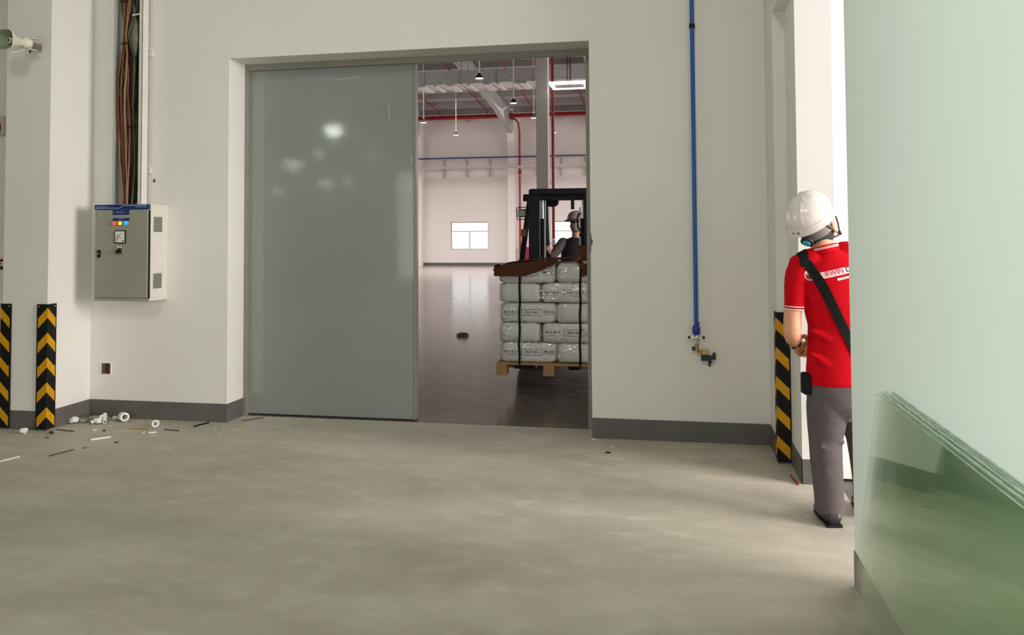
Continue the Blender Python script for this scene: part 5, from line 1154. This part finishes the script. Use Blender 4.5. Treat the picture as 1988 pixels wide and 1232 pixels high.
b = MB(); b.tube([(0.19, -0.10, 0.82), (0.235, -0.075, 0.83), (0.265, -0.06, 0.858)], 0.014, 8); b.build('strap_end', 'strap', wk, local=True)
b = MB(); b.box(-0.148, -0.112, -0.045, 0.035, 0.675, 0.790); b.build('belt_pouch', 'strap', wk, local=True, bevel=0.012)
# trousers
b = MB()
b.rings([ell((0.052, 0, 0.775), 0.166, 0.118, n=32), ell((0.052, 0, 0.70), 0.172, 0.124, n=32), ell((0.055, 0, 0.62), 0.168, 0.122, n=32), ell((0.055, 0, 0.57), 0.130, 0.10, n=32)])
def leg(P): b.tube([p for p, r in P], [r for p, r in P], 24)
leg([((-0.008, 0, 0.72), 0.104), ((-0.014, 0.004, 0.60), 0.108), ((-0.018, 0.012, 0.50), 0.098), ((-0.022, 0.018, 0.42), 0.086), ((-0.024, 0.006, 0.32), 0.083), ((-0.022, -0.010, 0.20), 0.078), ((-0.020, -0.016, 0.10), 0.075), ((-0.020, -0.016, 0.055), 0.076)])
leg([((0.118, 0, 0.72), 0.102), ((0.145, 0.04, 0.60), 0.102), ((0.185, 0.085, 0.50), 0.092), ((0.210, 0.10, 0.42), 0.083), ((0.222, 0.10, 0.32), 0.080), ((0.232, 0.10, 0.20), 0.076), ((0.236, 0.10, 0.055), 0.075)])
for p0, p1, r_ in (((0.075, -0.068, 0.55), (-0.06, -0.080, 0.65), 0.026), ((0.045, -0.045, 0.43), (-0.07, -0.056, 0.48), 0.024), ((0.035, -0.045, 0.36), (-0.075, -0.056, 0.41), 0.022), ((0.03, -0.060, 0.25), (-0.06, -0.070, 0.285), 0.018), ((0.08, -0.090, 0.62), (-0.01, -0.100, 0.71), 0.022)):
    limb(b, [(p0, r_ * 0.6), (Vector(p0).lerp(Vector(p1), 0.5), r_), (p1, r_ * 0.6)], 10)
organic(b, 0.008, 7).build('trousers', 'trousers', wk, local=True, smooth=True)
b = MB(); b.rings([[Vector((0.052 + 0.172 * math.cos(a), 0.124 * math.sin(a), z_)) * 1.0 for a in [2 * math.pi * k / 36 for k in range(36)]] for z_ in (0.745, 0.775)]); b.build('belt', 'ink', wk, local=True, smooth=True)
for A_, s in ((AL, 0), (AR, 1)):
    b = MB(); fx = 0.02
    b.rings([ell((A_.x + fx * 0, A_.y - 0.075, 0.045), 0.030, 0.012, (1, 0, 0), (0, 0, 1), 20), ell((A_.x, A_.y - 0.06, 0.05), 0.040, 0.046, (1, 0, 0), (0, 0, 1), 20), ell((A_.x, A_.y, 0.052), 0.044, 0.050, (1, 0, 0), (0, 0, 1), 20), ell((A_.x + 0.008, A_.y + 0.08, 0.042), 0.048, 0.040, (1, 0, 0), (0, 0, 1), 20), ell((A_.x + 0.016, A_.y + 0.16, 0.034), 0.044, 0.032, (1, 0, 0), (0, 0, 1), 20), ell((A_.x + 0.02, A_.y + 0.20, 0.026), 0.024, 0.018, (1, 0, 0), (0, 0, 1), 20)])
    sho = b.build('shoe', mat('shoe_leather', srgb(40, 34, 32), 0.4), wk, local=True, smooth=True)
    b = MB(); b.prism([(A_.x - 0.04, A_.y - 0.078), (A_.x + 0.04, A_.y - 0.078), (A_.x + 0.052, A_.y + 0.07), (A_.x + 0.05, A_.y + 0.17), (A_.x + 0.02, A_.y + 0.212), (A_.x - 0.02, A_.y + 0.18), (A_.x - 0.036, A_.y + 0.07)], 2, 0.0, 0.014); b.build('sole', 'black', sho, local=True, bevel=0.004)
# bead bracelet
fw_ = (WL - EL).normalized(); s1 = fw_.cross(Vector((0, 0, 1))).normalized(); s2 = s1.cross(fw_); bc = EL.lerp(WL, 0.86)
br = MB(); br.tube([bc + (s1 * math.cos(2 * math.pi * k / 24) + s2 * math.sin(2 * math.pi * k / 24)) * 0.036 for k in range(24)], 0.0025, 6, closed=True); br = br.build('bracelet', 'ink', wk, local=True, smooth=True)
for k in range(18):
    a = 2 * math.pi * k / 18; e_ = MB(); ball(e_, bc + (s1 * math.cos(a) + s2 * math.sin(a)) * 0.037, 0.0062, 0.0062, 0.0062, None, 8); e_.build('bead', 'ink' if k % 3 else 'chrome', br, local=True, smooth=True)

# ------------------------------------------------------------------ litter on the floor
def crumple(name, label, x, y, r, h, m_, seed, cat='litter'):
    rr = random.Random(seed); b_ = MB(); bmesh.ops.create_icosphere(b_.bm, subdivisions=2, radius=1)
    for v in b_.bm.verts:
        k = rr.uniform(0.72, 1.15); v.co = Vector((x + v.co.x * r * k, y + v.co.y * r * k * 0.8, max(0.001, h * 0.5 + v.co.z * h * 0.5 * k)))
    return tag(b_.build(name, m_), label, cat)
def rod(name, label, p0, p1, r, m_, cat='litter', bend=0.0):
    p0 = Vector((*p0, r + 0.001)); p1 = Vector((*p1, r + 0.001)); d = (p1 - p0); n_ = Vector((-d.y, d.x, 0)).normalized()
    pts = [p0 + d * k / 8 + n_ * bend * math.sin(math.pi * k / 8) + n_ * bend * 0.4 * math.sin(2 * math.pi * k / 8 + 1) for k in range(9)] if bend else [p0, p1]
    return tag(MB().tube(pts, r, 8).build(name, m_, smooth=True, angle=50), label, cat)
def ring_tube(name, label, c, axis, ro, ri, L_, m_='white', cat='pipe fitting'):
    b_ = MB(); b_.lathe([(ri, 0), (ro, 0), (ro, L_), (ri, L_)], c, axis, 16, cap=False)
    v = b_.bm.verts[:]; b_.bm.verts.ensure_lookup_table(); n = 16
    for k in range(n): b_.bm.faces.new([b_.bm.verts[k], b_.bm.verts[(k + 1) % n], b_.bm.verts[3 * n + (k + 1) % n], b_.bm.verts[3 * n + k]])
    return tag(b_.build(name, m_, smooth=True, angle=40), label, cat)
M['pvc'] = mat('white_pvc', (0.82, 0.81, 0.78), 0.35); M['film2'] = mat('dusty_plastic', srgb(176, 170, 160), 0.5, var=0.2, scale=30); M['ywire'] = mat('yellow_wire', srgb(170, 150, 60), 0.5); M['stick'] = mat('brown_stick', srgb(84, 64, 48), 0.7)
crumple('plastic_cup', 'crushed white plastic cup by the column foot, left of the litter pile', -4.835, 5.965, 0.046, 0.055, 'pvc', 1, 'cup')
pile = MB(); rr = random.Random(12)
for k in range(46):
    cx, cy = -4.76 + rr.gauss(0, 0.075), 6.06 + rr.gauss(0, 0.05); cx = max(cx, -4.845); cy = min(cy, 6.165); a = rr.uniform(0, 3.14); L_ = rr.uniform(0.01, 0.035); zt2 = rr.uniform(0.004, 0.04)
    d = Vector((math.cos(a), math.sin(a), 0)) * L_; e_ = Vector((-math.sin(a), math.cos(a), rr.uniform(-.4, .4))) * L_ * 0.6; c_ = Vector((cx, cy, 0.003 + zt2 * 0.4))
    pp_ = [c_ - d - e_, c_ + d - e_, c_ + d + e_, c_ - d + e_]; pp_ = [Vector((min(p.x, 10), min(p.y, 6.19), max(0.001, p.z))) for p in pp_]
    q_ = [p + Vector((0, 0, 0.003)) for p in pp_]; pile.rings([pp_, q_])
tag(pile.build('plastic_scraps', 'film2'), 'pile of torn grey plastic scraps swept into the corner under the cabinet', 'scraps', None, 'stuff')
ring_tube('conduit_piece', 'short white conduit piece leaning left at the front of the litter pile', (-4.665, 5.955, 0.016), (0.5, 0.8, 0.25), 0.014, 0.011, 0.085)
ring_tube('conduit_piece', 'white conduit stub standing in the middle of the litter pile', (-4.622, 6.025, 0.004), (-0.25, 0.3, 0.9), 0.020, 0.015, 0.055)
ring_tube('conduit_piece', 'longest white conduit piece at the right end of the litter pile', (-4.565, 5.985, 0.017), (-0.55, 0.75, 0.35), 0.016, 0.012, 0.115)
crumple('plastic_wad', 'white torn plastic wad between the conduit pieces of the litter pile', -4.63, 5.985, 0.04, 0.045, 'pvc', 2)
crumple('paper_nub', 'small white paper nub against the skirting, left of the crumpled grey wrapper', -4.579, 6.13, 0.022, 0.035, 'pvc', 3)
crumple('wrapper', 'crumpled grey wrapper against the skirting beside the white coupling', -4.525, 6.12, 0.045, 0.035, 'film2', 4)
ring_tube('pipe_coupling', 'large white pipe coupling with a dark bore against the skirting', (-4.50, 6.118, 0.036), (0.80, -0.6, 0.06), 0.036, 0.022, 0.07)
ring_tube('pipe_bush', 'white ring bush lying at the end of the yellow wires', (-4.082, 5.965, 0.029), (0.45, -0.85, 0.12), 0.029, 0.016, 0.035)
rod('wire_offcut', 'tangled yellow wire offcut on the floor left of the white bush', (-4.281, 5.845), (-4.09, 5.89), 0.003, 'ywire', 'wire', 0.012)
rod('wire_offcut', 'thin yellow wire strand lying beside the tangled yellow offcut', (-4.24, 5.885), (-4.075, 5.865), 0.0025, 'ywire', 'wire', -0.014)
rod('plastic_stick', 'straight white plastic stick lying alone on the floor before the litter pile', (-4.292, 5.480), (-4.205, 5.585), 0.008, 'pvc', 'stick')
rod('trunking_strip', 'straight dark strip on the floor below the middle of the skirting', (-3.955, 5.887), (-3.806, 5.861), 0.004, 'stick', 'strip')
rod('plastic_bit', 'short white plastic bit in front of the white bush', (-3.998, 5.752), (-3.945, 5.775), 0.007, 'pvc')
rod('plastic_bit', 'tiny white plastic bit standing left of the short white bit', (-4.045, 5.742), (-4.05, 5.772), 0.005, 'pvc')
crumple('foam_bit', 'small white foam bit in front of the litter pile', -4.482, 5.765, 0.022, 0.015, 'pvc', 7)
crumple('dark_pebble', 'dark pebble on the floor just right of the white foam bit', -4.398, 5.762, 0.016, 0.014, 'stick', 8)
crumple('dark_pebble', 'flat dark pebble on the floor right of the white stick', -4.067, 5.467, 0.018, 0.010, 'stick', 9)
crumple('dark_pebble', 'dark pebble on the open floor below the white stick', -4.187, 5.284, 0.012, 0.008, 'stick', 10)
rod('twig', 'thin brown twig beside the foot of the chevron guard', (-4.80, 5.73), (-4.625, 5.707), 0.004, 'stick', 'twig', 0.006)
rod('cable_tie', 'curved black cable tie on the floor before the end of the skirting', (-3.76, 6.00), (-3.723, 6.15), 0.006, 'strap', 'cable tie', 0.014)
rod('wood_stick', 'yellow wooden stick on the floor left of the sliding door', (-3.425, 5.959), (-3.345, 6.045), 0.004, 'ywire', 'stick')
rod('long_stick', 'long brown stick lying on the floor in front of the column', (-4.284, 5.047), (-4.235, 5.225), 0.004, 'stick', 'stick')
rod('paper_strip', 'white paper strip on the floor at the edge of the photo', (-4.501, 4.854), (-4.466, 4.99), 0.006, 'pvc', 'paper', 0.01)
crumple('plastic_wad', 'transparent plastic wad in front of the column between the two guards', -4.985, 5.60, 0.036, 0.045, 'pvc', 11)
crumple('bottle_cap', 'small dark green bottle cap before the chevron guard', -4.75, 5.62, 0.022, 0.024, mat('cap_green', srgb(40, 70, 50), 0.5), 12, 'cap')
crumple('red_chip', 'tiny red plastic chip on the floor in front of the guard', -4.69, 5.501, 0.016, 0.010, 'redsign', 13)
rod('red_wire', 'dark red wire lying on the floor at the foot of the sliding door', (-3.486, 6.251), (-3.37, 6.40), 0.004, 'w_red', 'wire', 0.014)
crumple('plaster_bit', 'white plaster bit at the foot of the right door edge', -0.572, 6.13, 0.022, 0.012, 'pvc', 14)
crumple('plaster_bit', 'small pale plaster bit on the floor right of the doorway', -0.416, 5.953, 0.016, 0.008, 'pvc', 15)
crumple('rubber_scrap', 'black rubber scrap on the floor in front of the right skirting', -0.44, 5.80, 0.022, 0.008, 'strap', 16)
rod('red_tape', 'thin red strip on the floor at the foot of the worker\'s column', (0.735, 5.44), (0.752, 5.255), 0.006, 'red', 'strip')
gr = MB(); rr = random.Random(77)
for k in range(260):
    if k < 180: cx, cy = rr.uniform(-4.8, -3.3), 6.17 - abs(rr.gauss(0, 0.45))
    else: cx, cy = rr.uniform(-0.6, 0.68), 6.17 - abs(rr.gauss(0, 0.4))
    if cy < 3.2: continue
    if cx < -4.80 and cy > 5.6: continue
    r_ = rr.uniform(0.002, 0.006); gr.rings([[(cx + r_ * math.cos(a), cy + r_ * math.sin(a), 0.0005) for a in (0, 1.57, 3.14, 4.71)], [(cx + r_ * .6 * math.cos(a), cy + r_ * .6 * math.sin(a), r_) for a in (0, 1.57, 3.14, 4.71)]])
tag(gr.build('grit', 'film2'), 'scattered pale grit along the foot of the white wall', 'grit', None, 'stuff')
